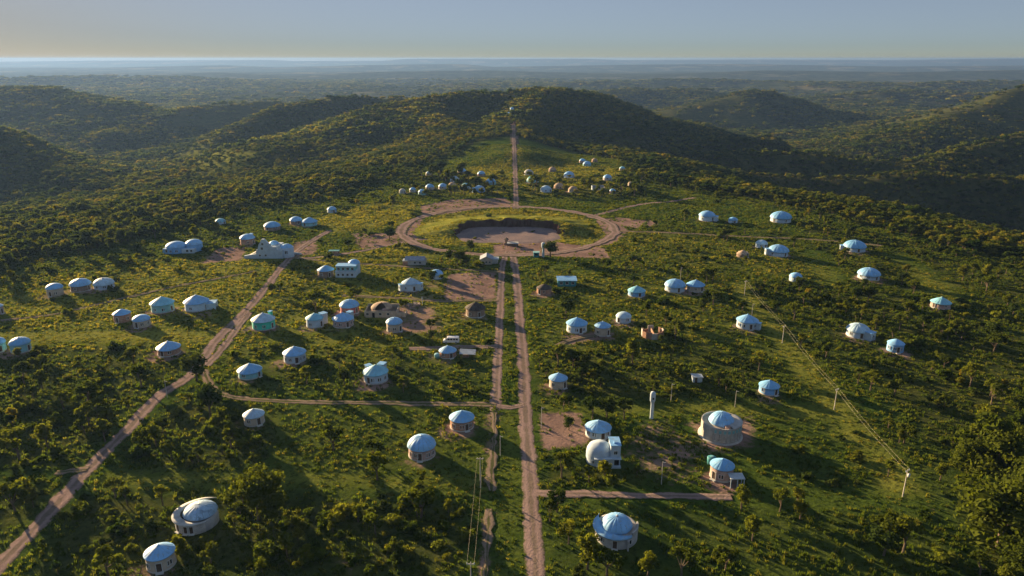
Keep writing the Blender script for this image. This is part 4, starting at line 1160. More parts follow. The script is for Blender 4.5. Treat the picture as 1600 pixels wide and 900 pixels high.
HOUSE_XY = []       # x, y, clear radius
LANDMARKS = []      # x, y, short name
ROOFMAT = {'dark': 'roof_dark', 'brown': 'roof_brown', 'grey': 'roof_grey', 'teal': 'roof_teal'}
def round_house(x, y, Rr, ht, wall, shape, ex, wpx, label, short, idx):
    z = g1(x, y)
    rnd = random.Random(idx * 7 + 3)
    t = empty('round_house', (x, y, z), label=label, cat='house', group='round domed houses of the village')
    dome = Rr * {'cone': 0.50, 'hemi': 0.54}[shape]
    if wpx < 23:
        dome = Rr * 0.60
    if idx == 0:
        dome = Rr * 0.66
    wh = min(max(ht - dome, 2.2 if wpx >= 23 else 1.5), 3.4 if wpx >= 23 else 2.1)
    wr = Rr * 0.93
    near = ex.get('near') or wpx > 27
    rm = M[ROOFMAT.get(ex.get('roof'), ('roof_white', 'roof_sky', 'roof_white', 'roof_pale', 'roof_aqua', 'roof_white', 'roof_sky')[idx % 7])]
    if wpx < 22 and y > 500:
        Rr *= 0.9
    inst('wall', unit('wall', M[wall], wall_fn, True), t, (0, 0, -0.3), 0, (wr, wr, wh + 0.3))
    if near:
        inst('plinth', unit('plinth', M['concrete'], plinth_fn, True), t, (0, 0, 0.1), 0, (wr, wr, 4.0))
        rf = inst('roof', unit('eave', rm, eave_fn, True), t, (0, 0, wh), 0, (Rr, Rr, 1.0))
        pm = with_mat(shape + 'panel', BASE[shape, 'panel'], rm)
        tw = rnd.uniform(0, 20)
        for k in range(NPAN):
            inst('roof_panel', pm, rf, (0, 0, 0.0), R(tw + 360 / NPAN * k), (1, 1, dome * rnd.uniform(0.99, 1.012)))
        inst('roof_cap', unit('roof_cap', rm, cap_fn, True), t, (0, 0, wh + dome - 0.08), 0, (Rr / 4.2, Rr / 4.2, 0.9))
    else:
        inst('roof', with_mat(shape + 'dome', BASE[shape, 'dome'], rm), t, (0, 0, wh - 0.05), rnd.uniform(0, 6), (Rr, Rr, dome))
    # openings: those that the photograph shows, spread over the walls on this side, and two at the back
    base = math.degrees(math.atan2(-x, y)) * -1.0   # direction towards the viewer's side
    side = -base
    nw = ex.get('win', 2)
    dd = ex.get('door', rnd.choice([-38, 24, 48]) if nw < 5 else 8)
    on_wall(t, side + dd, wr, 0.12, 'door')
    spots = ex.get('winat')
    if spots is None:
        spots = [(-66 + 132 * (k + 0.5) / nw) for k in range(nw)]
        spots = [s for s in spots if abs(s - dd) > 16] or [dd + 50]
    for s in list(spots) + [140, 215]:
        on_wall(t, side + s, wr, 1.0, 'window', 0.95)
    for (ang, w, d, h) in ex.get('annex', []):
        a = R(ang + side)
        ax, ay = (wr + d * 0.28) * math.sin(a), -(wr + d * 0.28) * math.cos(a)
        b = MB().box(0, 0, -0.3, w, d, h + 0.3, 0.0)
        an = b.build('annex', M[wall if wall not in ('pink', 'brick') else 'white'], t)
        an.location = (ax, ay, 0); an.rotation_euler = (0, 0, a)
        MB().box(0, 0, h, w + 0.3, d + 0.3, 0.16).build('annex_roof', M['roof_white'], an)
        if w > 1.8:
            flat_win(an, 0, -d / 2 - 0.03, max(0.5, h - 1.7), 0.8)
    if ex.get('porch'):
        pr = MB().box(2.4, -4.0, 2.55, 3.6, 2.8, 0.16).build('porch_roof', M['tin'], t)
        for px, py in ((0.8, -5.2), (2.4, -5.2), (4.0, -5.2), (4.0, -3.4)):
            MB().tube((px, py, -0.2), (px, py, 2.55), 0.12, 0.12).build('post', M['white'], t)
    HOUSE_XY.append((x, y, Rr + 2.0))
    LANDMARKS.append((x, y, short))
    return t
for i, (x, y, Rr, ht, wall, shape, ex, wpx, label, short) in enumerate(HOUSES):
    round_house(x, y, Rr, ht, wall, shape, ex, wpx, label, short, i)

# ------------------------------------------------------------------ the other buildings and fixtures
def dome_on(parent, x, y, z, rad, h, shape='hemi', mat='roof_white', name='dome', panels=0):
    if panels:
        rf = inst(name, unit('eave', M[mat], eave_fn, True), parent, (x, y, z), 0, (rad, rad, 0.7))
        pm = with_mat(shape + 'panel', BASE[shape, 'panel'], M[mat])
        for k in range(NPAN):
            inst('roof_panel', pm, rf, (0, 0, 0), R(360 / NPAN * k), (1, 1, h / 0.7))
        return rf
    return inst(name, with_mat(shape + 'dome', BASE[shape, 'dome'], M[mat]), parent, (x, y, z), 0, (rad, rad, h))
def put(name, x, y, r, short, label, cat, group=None, rz=0.0):
    t = empty(name, (x, y, g1(x, y)), rz, label=label, cat=cat, group=group)
    if r: HOUSE_XY.append((x, y, r))
    if short: LANDMARKS.append((x, y, short))
    return t
POLES = {}
def special(kind, x, y, kw):
    t = None
    if kind == 'stepped':
        t = put(kind and 'stepped_building', x, y + 6, 13, 'stepped white building', 'large stepped white building with pyramid shaped front and dark windows beside the diagonal road', 'building')
        pts = [(-11.8, -0.3), (8.5, -0.3), (8.5, 4.6), (5.2, 4.6), (5.2, 6.3), (2.6, 6.3), (2.6, 7.4), (1.2, 8.6), (-0.4, 10.4), (-1.8, 10.4), (-2.7, 8.6), (-3.6, 7.6), (-4.2, 5.2), (-5.2, 4.2), (-5.2, 2.6), (-11.8, 1.5)]
        MB().extrude([(a, b) for a, b in pts], -6.0, -4.6).build('facade', M['white'], t)
        MB().box(1.2, 0.2, -0.3, 13.6, 9.4, 4.6).build('main_block', M['white'], t)
        MB().box(2.0, 1.2, 4.3, 8.6, 6.0, 2.0).build('upper_block', M['white'], t)
        dome_on(t, 2.0, 1.4, 6.3, 2.6, 1.6)
        MB().extrude([(-11.5, -0.3), (-5.6, -0.3), (-5.6, 3.3), (-11.5, 0.4)], -4.0, 1.5).build('ramp', M['concrete'], t)
        tr = MB().lathe([(3.6, -0.3), (3.6, 5.2), (3.3, 5.2), (3.3, 4.9)], 28).build('turret', M['white'], t, True)
        tr.location = (9.4, -1.5, 0)
        dome_on(tr, 0, 0, 5.0, 3.3, 1.9)
        on_wall(tr, 12, 3.6, 2.4, 'window', 1.3)
        for px, pz, s in ((-3.4, 1.3, 0.9), (-0.4, 1.3, 0.9), (-2.0, 4.9, 1.1), (-1.5, 7.3, 1.0)):
            flat_win(t, px, -6.05, pz, s)
        MB().extrude([(8.6, -0.3), (15.8, -0.3), (15.8, 0.6), (8.6, 1.6)], 2.6, 3.2).build('side_wall', M['white'], t)
    elif kind == 'double_blue':
        t = put('double_house', x, y + 6, 11, 'blue double house', 'long blue walled house under two white domes at the left meadow edge', 'house')
        w1 = MB().lathe([(5.2, -0.3), (5.2, 3.4), (4.9, 3.4)], 30).build('wall', M['blue'], t, True); w1.location = (-4.2, -1.0, 0)
        w2 = MB().lathe([(4.3, -0.3), (4.3, 4.0), (4.0, 4.0)], 30).build('wall', M['blue'], t, True); w2.location = (4.2, 2.2, 0)
        MB().box(-7.6, -3.2, -0.3, 4.2, 4.2, 3.0).build('side_room', M['blue'], t)
        MB().box(3.4, -2.6, -0.3, 6.6, 4.0, 2.6).build('porch', M['paleblue'], t)
        dome_on(t, -4.2, -1.0, 3.35, 5.4, 2.5, 'hemi', 'roof_white', 'roof')
        dome_on(t, 4.2, 2.2, 3.95, 4.5, 2.3, 'hemi', 'roof_white', 'roof')
        for a in (-40, -10, 24):
            on_wall(w1, a, 5.2, 1.0, 'window')
        flat_win(t, 3.2, -4.65, 0.9, 1.1); flat_win(t, 5.4, -4.65, 0.9, 1.0); flat_win(t, -7.6, -5.35, 0.9, 1.1)
    elif kind == 'blue_block':
        t = put('block_house', x, y + 4, 8, 'flat roofed blue building', 'pale blue two storey rectangular house with flat roof and a small dome behind', 'house')
        MB().box(0, -0.5, -0.3, 9.6, 6.4, 3.1).build('wall', M['paleblue'], t)
        MB().box(0, 0.1, 3.0, 9.2, 5.0, 2.2).build('upper_floor', M['teal'], t)
        MB().box(0, -0.5, 2.8, 10.0, 6.9, 0.24).build('balcony', M['white'], t)
        MB().box(0, 0.1, 5.2, 9.8, 5.6, 0.22).build('roof', M['roof_white'], t)
        for k in range(4):
            flat_win(t, -3.4 + 2.2 * k, -2.45, 3.4, 1.1)
            flat_win(t, -3.4 + 2.2 * k, -3.75, 0.9, 0.9)
        d = MB().lathe([(2.8, -0.3), (2.8, 5.0), (2.5, 5.0)], 24).build('back_wall', M['white'], t, True); d.location = (2.6, 4.6, 0)
        dome_on(t, 2.6, 4.6, 4.95, 2.9, 1.9)
    elif kind == 'teal_shed':
        t = put('long_shed', x, y + 3, 6, 'turquoise shed', 'long turquoise shed with flat white roof right of the avenue', 'shed')
        MB().box(0, 0, -0.3, 8.4, 5.2, 3.3).build('wall', M['roof_teal'], t)
        MB().extrude([(-4.6, 3.0), (4.6, 3.0), (4.6, 3.2), (-4.6, 3.2)], -3.0, 3.0).build('roof', M['roof_white'], t).rotation_euler = (R(5), 0, 0)
        for k in range(3):
            flat_win(t, -2.6 + 2.6 * k, -2.65, 1.0, 1.1)
    elif kind == 'grey_house':
        t = put('long_house', x, y + 3.5, 7, 'grey sheet roofed house', 'long low house with grey blue sheet roof and a brick end near the dark trees', 'house')
        MB().box(0.8, 0, -0.3, 9.0, 5.4, 2.7).build('wall', M['grey'], t)
        MB().box(-4.9, -0.4, -0.3, 2.6, 4.6, 2.4).build('brick_end', M['brick'], t)
        MB().extrude([(-3.0, 2.38), (0, 3.9), (3.0, 2.38), (3.0, 2.55), (0, 4.08), (-3.0, 2.55)], -5.0, 5.2).build('roof', M['tile'], t).rotation_euler = (0, 0, R(90))
        MB().box(-4.9, -0.4, 2.1, 3.0, 5.0, 0.14).build('lean_to_roof', M['tin'], t)
        flat_win(t, 2.6, -2.75, 0.8, 1.0); flat_win(t, 0.0, -2.75, 0.8, 1.0)
    elif kind == 'gable_house':
        t = put('gable_house', x, y + 3.5, 6, 'yellow gabled house', 'gabled house with grey blue roof and pale yellow front wall beside the plaza entrance', 'house')
        MB().extrude([(-2.9, -0.3), (2.9, -0.3), (2.9, 2.8), (0, 4.2), (-2.9, 2.8)], -3.2, 3.6).build('wall', M['cream'], t)
        MB().extrude([(-3.4, 2.62), (0, 4.28), (3.4, 2.62), (3.4, 2.8), (0, 4.46), (-3.4, 2.8)], -3.6, 4.0).build('roof', M['tile'], t)
        MB().box(4.2, 1.0, -0.3, 3.2, 4.6, 2.5).build('side_room', M['grey'], t)
        MB().box(4.5, 1.0, 2.3, 3.6, 5.2, 0.16).build('side_roof', M['tin'], t)
        for k in (-1.7, 0, 1.7):
            flat_win(t, k, -3.25, 0.9, 0.85)
    elif kind == 'ruin':
        t = put('roofless_house', x, y + 3.5, 6, 'roofless brick house', 'roofless unfinished brick house with broken walls and dark openings', 'ruin')
        rnd = random.Random(5)
        n = 12
        for k in range(n):
            a0 = 2 * math.pi * k / n
            if k == 5: continue
            h = rnd.uniform(1.3, 2.9)
            seg = MB().box(0, 0, -0.3, 2.15, 0.28, h + 0.3)
            o = seg.build('wall_section', M['brick' if k % 3 else 'concrete'], t)
            o.location = (3.9 * math.sin(a0), -3.9 * math.cos(a0), 0); o.rotation_euler = (0, 0, a0)
        MB().box(0, 0.2, -0.3, 0.25, 6.6, 2.4).build('inner_wall', M['brick'], t)
        MB().box(1.2, 0, 0.0, 1.6, 1.4, 0.7, 0.5).build('rubble_heap', M['rubble'], t)
    elif kind == 'unfinished':
        t = put('unfinished_building', x, y + 5, 9, 'unfinished long building', 'unfinished cream building with low long wall around a bare brown dome', 'building')
        MB().box(-1.0, -4.2, -0.3, 13.0, 0.35, 3.1).build('front_wall', M['cream'], t)
        MB().box(-7.3, 0, -0.3, 0.35, 8.0, 2.8).build('side_wall', M['cream'], t)
        MB().box(5.35, 0, -0.3, 0.35, 8.0, 2.6).build('side_wall', M['cream'], t)
        MB().box(-1.0, 4.0, -0.3, 13.0, 0.35, 3.3).build('back_wall', M['cream'], t)
        MB().box(7.4, -3.8, -0.3, 3.6, 0.4, 2.2).build('low_wall', M['cream'], t)
        MB().box(9.0, -2.0, -0.3, 0.4, 3.8, 1.9).build('low_wall', M['cream'], t)
        drum = MB().lathe([(4.3, -0.3), (4.3, 2.9), (4.0, 2.9)], 30).build('drum', M['brown'], t, True); drum.location = (-1.2, 0.4, 0)
        dm = MB().lathe([(r * 4.4, 2.85 + 2.0 * zz) for r, zz in prof_pts('hemi', 6)], 26, 0, 0, 35, 332).build('dome_shell', M['roof_brown'], t, True); dm.location = (-1.2, 0.4, 0)
        MB().box(0.6, -3.0, 1.8, 1.8, 1.6, 1.5).build('block', M['pink'], t)
        MB().box(-3.8, -4.42, 0, 1.0, 0.12, 2.0).build('doorway', M['dark'], t)  # black slab on the solid wall, the doorway's shade painted on
        for k in (-6.2, -1.0, 2.2):
            flat_win(t, k, -4.42, 1.0, 0.9)
    elif kind == 'villa':
        t = put('modern_house', x, y + 3, 7, 'modern white villa', 'modern white villa with quarter dome, tall square block and dark garage opening', 'house')
        w = MB().lathe([(4.1, -0.3), (4.1, 3.0), (3.9, 4.2), (3.3, 5.3), (2.3, 6.0), (0.1, 6.3)], 30).build('dome_wing', M['white'], t, True); w.location = (-1.2, 1.6, 0)
        MB().box(3.3, 0.6, -0.3, 3.0, 5.2, 7.4).build('tower_block', M['white'], t)
        MB().box(0.2, -1.5, -0.3, 5.4, 2.2, 3.2).build('front_block', M['white'], t)
        MB().box(0.9, -1.6, 2.95, 8.2, 3.2, 0.22).build('balcony', M['white'], t)
        MB().box(3.4, -2.7, -1.2, 3.0, 1.3, 1.7).build('stair', M['white'], t)
        MB().box(3.3, -2.08, 0.55, 2.2, 0.12, 2.0).build('dark_garage_panel', M['dark'], t)  # slab on a solid block, shade inside the garage painted black
        MB().box(3.3, 0.6, 7.1, 3.3, 5.5, 0.2).build('tower_roof', M['roof_white'], t)
        on_wall(w, -34, 4.1, 1.0, 'window', 0.8)
        flat_win(t, -1.5, -2.65, 1.1, 0.7, 0, 1.1); flat_win(t, 0.7, -2.65, 1.1, 0.7, 0, 1.1)
        flat_win(t, 3.3, -2.05, 4.2, 1.0)
        MB().box(3.4, -0.4, 7.25, 1.1, 1.1, 0.5).build('roof_tank', M['blue'], t)
    elif kind == 'two_tier':
        t = put('tiered_house', x, y + 6.2, 8, 'two tier concrete rotunda', 'large two tier concrete rotunda with white inner dome and teal window strips', 'building')
        MB().lathe([(6.9, -0.4), (6.9, 0.35), (5.0, 0.35)], 40).build('base_slab', M['concrete'], t, True)
        MB().lathe([(6.15, 0.2), (6.15, 5.2), (5.85, 5.2), (5.85, 4.5)], 48, 0, 0, -62, 300).build('outer_wall', M['concrete'], t)
        MB().lathe([(6.15, 0.2), (6.15, 4.55), (5.85, 4.55)], 8, 0, 0, 300.2, 297.8 + 0.2 - 0.2).build('outer_wall_low', M['concrete'], t) if False else None
        MB().lathe([(5.86, 4.5), (3.7, 4.62)], 40).build('ring_roof', M['cream'], t, True)
        MB().lathe([(3.9, 4.4), (3.9, 5.1), (3.6, 5.1)], 36).build('inner_drum', M['white'], t, True)
        dome_on(t, 0, 0, 5.0, 3.95, 2.9, 'hemi', 'roof_white', 'dome', 1)
        MB().lathe([(6.4, 5.2), (6.4, 5.36), (5.6, 5.5), (3.8, 5.56)], 20, 0, 0, 18, 125).build('raised_roof', M['grey'], t, True)
        MB().box(0.6, -4.6, 4.6, 1.6, 1.2, 0.9).build('roof_block', M['pink'], t)
        for k, a in enumerate(range(-30, 66, 13)):
            o = on_wall(t, a, 6.15, 1.0, 'window', 0.85); o.scale = (0.8, 1.3, 2.2)
            ar = R(a)
            s = MB().box(0, 0, 3.55, 1.0, 0.22, 1.0).build('teal_panel', M['teal'], t)
            s.location = (6.17 * math.sin(ar), -6.17 * math.cos(ar), 0); s.rotation_euler = (0, 0, ar)
        for a in range(-40, 80, 13):
            ar = R(a + 0.5)
            s = MB().box(0, 0, 0.3, 0.3, 0.35, 4.8).build('buttress', M['concrete'], t)
            s.location = (6.2 * math.sin(ar), -6.2 * math.cos(ar), 0); s.rotation_euler = (0, 0, ar)
    elif kind == 'ring_left':
        t = put('crescent_house', x, y + 5.2, 7, 'weathered crescent house', 'large weathered white house with crescent flat roof around a blotched dome at bottom left', 'house')
        w = MB().lathe([(5.2, -0.3), (5.2, 2.9), (4.9, 2.9)], 40, 0, 0, -150, 100).build('wall', M['grey'], t, True)
        MB().lathe([(3.6, -0.3), (3.6, 3.0)], 30, 0.9, 0.3).build('inner_wall', M['grey'], t, True)
        cr, n = MB(), 44
        vs = []
        for k in range(n + 1):
            a = R(-205 + 250 * k / n)
            u = k / n
            ro = 5.75 + 0.9 * (u < 0.25) * (0.25 - u) * 4
            wd = 1.9 * min(1, (1 - u) * 3.5) * min(1, u * 5) + 0.12
            for r, zz in ((ro - wd, 3.15), (ro, 2.95), (ro, 2.78), (ro - wd, 2.98)):
                vs.append((r * math.sin(a), -r * math.cos(a), zz))
        fs = []
        for k in range(n):
            for i in range(4):
                fs.append((k * 4 + i, (k + 1) * 4 + i, (k + 1) * 4 + (i + 1) % 4, k * 4 + (i + 1) % 4))
        cr.add(vs, fs).build('crescent_roof', M['roof_grey'], t, True)
        d = dome_on(t, 0.8, 0.4, 2.95, 4.1, 2.0, 'hemi', 'roof_worn', 'dome', 1)
        for a in (-34, -8, 8):
            on_wall(t, a, 5.2, 0.3, 'door', 0.9)
        MB().lathe([(5.3, -0.3), (5.3, 2.4), (4.9, 2.4)], 12, 0, 0, 12, 44).build('curved_screen', M['concrete'], t, True)
    elif kind == 'ring_right':
        t = put('brimmed_house', x, y + 5.2, 7, 'brimmed dome house', 'large grey walled house with wide roof brim and blue white ribbed dome at bottom right', 'house')
        MB().lathe([(5.1, -0.3), (5.1, 2.9), (4.8, 2.9)], 40).build('wall', M['grey'], t, True)
        cr, n = MB(), 40
        vs = []
        for k in range(n + 1):
            a = R(-140 + 175 * k / n)
            u = k / n
            wd = 2.4 * min(1, (1 - u) * 2.2) * min(1, u * 4) + 0.15
            ro = 5.9 - 0.5 * u
            for r, zz in ((ro - wd, 3.55), (ro, 3.0), (ro, 2.84), (ro - wd, 3.4)):
                vs.append((r * math.sin(a), -r * math.cos(a), zz))
        fs = [(k * 4 + i, (k + 1) * 4 + i, (k + 1) * 4 + (i + 1) % 4, k * 4 + (i + 1) % 4) for k in range(n) for i in range(4)]
        cr.add(vs, fs).build('roof_brim', M['roof_white'], t, True)
        MB().lathe([(4.9, 2.88), (3.5, 2.95)], 36).build('flat_roof', M['concrete'], t, True)
        MB().lathe([(3.55, 2.6), (3.55, 3.5), (3.3, 3.5)], 30).build('drum', M['roof_white'], t, True)
        dome_on(t, 0, 0, 3.45, 3.75, 2.3, 'hemi', 'roof_white', 'dome', 1)
        inst('roof_cap', unit('roof_cap', M['roof_grey'], cap_fn, True), t, (0, 0, 5.7), 0, (0.8, 0.8, 0.8))
        MB().lathe([(5.2, 2.7), (5.2, 3.9), (4.9, 3.9), (4.9, 2.9)], 14, 0, 0, 38, 96).build('parapet', M['grey'], t)
        on_wall(t, -12, 5.1, 0.2, 'door', 1.0); on_wall(t, 30, 5.1, 1.0, 'window'); on_wall(t, -48, 5.1, 1.0, 'window')
        MB().box(2.0, -5.3, -0.3, 0.35, 0.8, 3.0).build('buttress', M['grey'], t)
    elif kind == 'hilltop':
        t = put('hilltop_house', x, y + 5, 14, 'hilltop house', 'pale blue house with a small tower on the hill at the end of the road', 'house')
        MB().box(0, 0, -1.0, 11.5, 8.0, 5.6).build('wall', M['teal'], t)
        MB().box(0, 0, 4.6, 12.3, 8.8, 0.5).build('roof', M['roof_white'], t)
        tw = MB().lathe([(2.8, 4.6), (2.8, 10.4), (2.5, 10.4)], 20).build('tower', M['white'], t, True)
        dome_on(tw, 0, 0, 10.3, 2.9, 2.0)
        for k in (-3.6, 0, 3.6):
            flat_win(t, k, -4.05, 1.2, 1.6)
    elif kind == 'van':
        t = empty('van', (x, y + 1.1, g1(x, y + 1.1)), label='white van with a dark window strip parked above the brick house', cat='van')
        LANDMARKS.append((x, y, 'white van')); HOUSE_XY.append((x, y + 1, 4.5))
        MB().extrude([(-2.95, 0.45), (2.75, 0.4), (2.85, 1.2), (2.75, 2.25), (-1.5, 2.3), (-2.2, 1.45), (-3.0, 1.15)], -1.0, 1.0).build('body', M['paint_van'], t)
        MB().box(0.6, 0, 2.29, 3.9, 1.7, 0.09).build('roof', M['paint_van'], t)
        for k in range(4):
            for s in (-1, 1):
                MB().box(-0.95 + 1.0 * k, s * 1.0, 1.35, 0.82, 0.05, 0.62).build('side_window', M['glass'], t)
        for s in (-1, 1):
            MB().extrude([(-1.95, 1.38), (-1.5, 1.38), (-1.5, 1.98)], s * 1.0 - 0.02, s * 1.0 + 0.02).build('door_window', M['glass'], t)
        MB().add([(-2.27, -0.85, 1.5), (-2.27, 0.85, 1.5), (-1.6, 0.85, 2.2), (-1.6, -0.85, 2.2), (-2.2, -0.85, 1.44), (-2.2, 0.85, 1.44), (-1.5, 0.85, 2.15), (-1.5, -0.85, 2.15)], [(0, 1, 2, 3), (0, 4, 5, 1), (1, 5, 6, 2), (2, 6, 7, 3), (3, 7, 4, 0)]).build('windscreen', M['glass'], t)
        for px in (-1.95, 1.75):
            for s in (-1, 1):
                w = MB().tube((px, s * 0.82, 0.36), (px, s * 1.04, 0.36), 0.36, 0.36, 16).build('wheel', M['rubber'], t)
                MB().tube((px, s * 1.03, 0.36), (px, s * 1.06, 0.36), 0.2, 0.18, 12).build('rim', M['steel'], w)
        for s in (-0.7, 0.7):
            MB().box(-2.97, s, 0.85, 0.12, 0.35, 0.2).build('headlight', M['lamp'], t)
        MB().box(-3.02, 0, 0.42, 0.14, 1.9, 0.24).build('bumper', M['tin'], t)
        MB().box(2.86, 0, 0.42, 0.14, 1.9, 0.24).build('bumper', M['tin'], t)
    elif kind == 'tin_shed':
        t = put('open_shed', x, y + 1.5, 3.5, None, 'open shed with grey blue sheet roof right of the brick house below the van', 'shed')
        MB().box(0, 0, 2.2, 5.6, 3.8, 0.1).build('roof', M['tin'], t).rotation_euler = (R(6), R(3), 0)
        for px in (-2.5, 2.5):
            for py in (-1.6, 1.6):
                MB().tube((px, py, -0.2), (px, py, 2.3), 0.08, 0.08).build('post', M['wood'], t)
        MB().box(-0.6, 0.4, -0.1, 2.2, 1.2, 1.1).build('stack', M['brick'], t)
    elif kind == 'small_shed':
        t = put('water_tank', x, y + 0.8, 1.6, None, 'small teal water tank left of the brick house below the van', 'tank')
        MB().lathe([(0.0, 0.0), (0.95, 0.0), (1.0, 1.3), (0.85, 1.42), (0.3, 1.5), (0.0, 1.5)], 20).build('tank_body', M['teal'], t, True)
        MB().lathe([(0.36, 1.48), (0.36, 1.6), (0.0, 1.62)], 14).build('lid', M['roof_white'], t)
    elif kind == 'blue_tank':
        t = put('water_tank', x, y + 1.0, 1.8, None, 'teal water tank behind the pink house with porch', 'tank')
        MB().lathe([(0.0, 0.0), (1.1, 0.0), (1.2, 1.9), (1.0, 2.05), (0.35, 2.2), (0.0, 2.2)], 20).build('tank_body', M['roof_teal'], t, True)
        MB().lathe([(0.4, 2.18), (0.4, 2.3), (0.0, 2.33)], 14).build('lid', M['teal'], t)
    elif kind in ('tower_near', 'tower_far'):
        n = kind == 'tower_near'
        t = put('water_tower', x, y + 1, 2.0, 'white water tower in the yard' if n else 'white water tower by the plaza',
                'slender white water tower with wider tank top in the yard on the right' if n else 'white water tower beside the teal kiosk at the plaza entrance', 'water tower', 'white water towers')
        h, r = (8.4, 0.50) if n else (7.6, 0.66)
        MB().lathe([(r * 1.25, -0.3), (r, 0.4), (r * 0.9, h * 0.62)], 18).build('shaft', M['white'], t, True)
        tk = MB().lathe([(r * 0.9, h * 0.60), (r * 1.55, h * 0.68), (r * 1.6, h * 0.93), (r * 1.3, h), (0.0, h * 1.03)], 20).build('tank', M['white'], t, True)
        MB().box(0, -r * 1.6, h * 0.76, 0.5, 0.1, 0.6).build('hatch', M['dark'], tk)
        for s in (-0.16, 0.16):
            MB().tube((r + 0.12, s, 0.2), (r + 0.12, s, h * 0.66), 0.011, 0.011, 5).build('ladder_rail', M['steel'], t)
    elif kind == 'teal_kiosk':
        t = put('kiosk', x, y + 1.4, 2.6, None, 'small teal kiosk left of the white water tower at the plaza entrance', 'kiosk')
        MB().box(0, 0, -0.2, 3.0, 2.6, 2.6).build('wall', M['roof_teal'], t)
        MB().box(0, 0, 2.4, 3.5, 3.1, 0.18).build('roof', M['teal'], t)
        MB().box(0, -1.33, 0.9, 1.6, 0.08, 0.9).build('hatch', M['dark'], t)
    elif kind == 'shelter':
        t = put('open_shelter', x, y + 2, 4, None, 'low dark open shelter with pale roof edge at the plaza entrance', 'shelter')
        MB().extrude([(-3.2, 1.9), (3.2, 1.9), (3.2, 2.1), (-3.2, 2.1)], -2.0, 2.2).build('roof', M['roof_grey'], t)
        MB().box(0, -2.05, 1.85, 6.6, 0.12, 0.34).build('roof_edge', M['white'], t)
        for px in (-2.9, 0, 2.9):
            for py in (-1.7, 1.9):
                MB().tube((px, py, -0.2), (px, py, 1.95), 0.1, 0.1).build('post', M['wood'], t)
        MB().box(0, 1.9, -0.2, 6.0, 0.2, 1.9).build('back_wall', M['brown'], t)
    elif kind == 'wagon':
        t = put('gate_pillar', x, y + 1, 2.5, None, 'dark brick gate pillar left of the open shelter at the plaza entrance', 'pillar')
        MB().box(0, 0, -0.2, 2.4, 2.2, 1.5).build('base', M['brown'], t)
        MB().box(0.1, 0, 1.3, 1.5, 1.4, 1.7).build('shaft', M['brown'], t)
        MB().lathe([(1.5, 3.0), (1.5, 3.15), (0.1, 4.2)], 4).build('roof', M['roof_dark'], t)
    elif kind == 'tank_house':
        t = put('small_hut', x, y + 1.3, 2.5, 'tiny pale hut', 'tiny pale hut with bluish sheet roof among shrubs right of the avenue', 'hut')
        MB().box(0, 0, -0.2, 3.0, 2.2, 2.1).build('wall', M['white'], t)
        MB().extrude([(-1.8, 1.95), (1.8, 1.75), (1.8, 1.88), (-1.8, 2.08)], -1.5, 1.5).build('roof', M['tin'], t)
        MB().box(-0.5, -1.13, 0.0, 0.8, 0.08, 1.7).build('door', M['wood'], t)
    elif kind == 'grey_ruin':
        t = put('grey_ruin', x, y + 4, 7, 'grey ruin', 'purplish grey flat building without roof in the right cluster', 'ruin')
        MB().box(-0.5, -3, -0.3, 9.6, 0.4, 2.6).build('front_wall', M['grey'], t)
        MB().box(-5.2, 0, -0.3, 0.4, 6.0, 3.4).build('side_wall', M['white'], t)
        MB().box(4.4, 0, -0.3, 0.4, 6.0, 2.8).build('side_wall', M['grey'], t)
        MB().box(-0.5, 3, -0.3, 9.6, 0.4, 3.6).build('back_wall', M['tile'], t)
        flat_win(t, -2.5, -3.2, 0.9, 1.0); flat_win(t, 1.4, -3.2, 0.9, 1.0)
    elif kind == 'brick_wall':
        t = put('brick_hut', x, y + 2, 3.5, 'low brick hut', 'low red brick hut with small dark roof beside the left dirt street', 'hut')
        MB().box(0, 0, -0.2, 5.2, 3.0, 1.9).build('wall', M['brick'], t)
        MB().box(0, 0.2, 1.7, 5.7, 3.2, 0.14).build('roof', M['roof_teal'], t)
        MB().box(-1.2, -1.52, 0, 0.9, 0.08, 1.6).build('door', M['wood'], t)
    elif kind == 'post_wall':
        t = put('rubble_wall', x, y + 1, 3.5, None, 'low mauve rubble wall with a tall white post right of the unfinished building', 'wall')
        rnd = random.Random(3)
        for k in range(26):
            MB().box(rnd.uniform(-4.5, 3), rnd.uniform(-1.6, 1.6), -0.15, rnd.uniform(0.5, 1.1), rnd.uniform(0.4, 0.9), rnd.uniform(0.4, 1.1), rnd.uniform(0, 3)).build('stone', M['rubble'], t)
        MB().tube((3.4, 0, -0.2), (3.4, 0, 3.8), 0.14, 0.12).build('post', M['white'], t)
    elif kind == 'pole':
        lab = {'a': 'power pole with crossarm where the long cables end at lower right', 'b': 'second power pole along the right cables, in open grass',
               'c': 'third power pole up along the right cables', 'd': 'farthest power pole of the right cables', 'e': 'power pole beside the avenue verge in the lower middle', 'f': 'power pole by the avenue at the bottom edge'}[kw['id']]
        ang = R(35) if kw['id'] in 'abcd' else 0.0
        t = put('utility_pole', x, y, 1.5, None, lab, 'utility pole', 'utility poles', ang)
        h = kw['h']
        MB().tube((0, 0, -0.4), (0, 0, h), 0.16, 0.10, 10).build('shaft', M['concrete'], t)
        MB().box(0, 0, h - 0.55, 1.6, 0.16, 0.18).build('crossarm', M['concrete'], t)
        for px in (-0.7, 0.7):
            MB().lathe([(0.09, h - 0.37), (0.12, h - 0.25), (0.07, h - 0.12), (0.0, h - 0.1)], 8, px, 0).build('insulator', M['white'], t)
        if kw['id'] == 'a':
            MB().lathe([(0.0, h - 1.9), (0.3, h - 1.85), (0.3, h - 1.0), (0.0, h - 0.95)], 12, 0.0, -0.45).build('transformer', M['steel'], t, True)
        POLES[kw['id']] = (x, y, g1(x, y), h, ang)
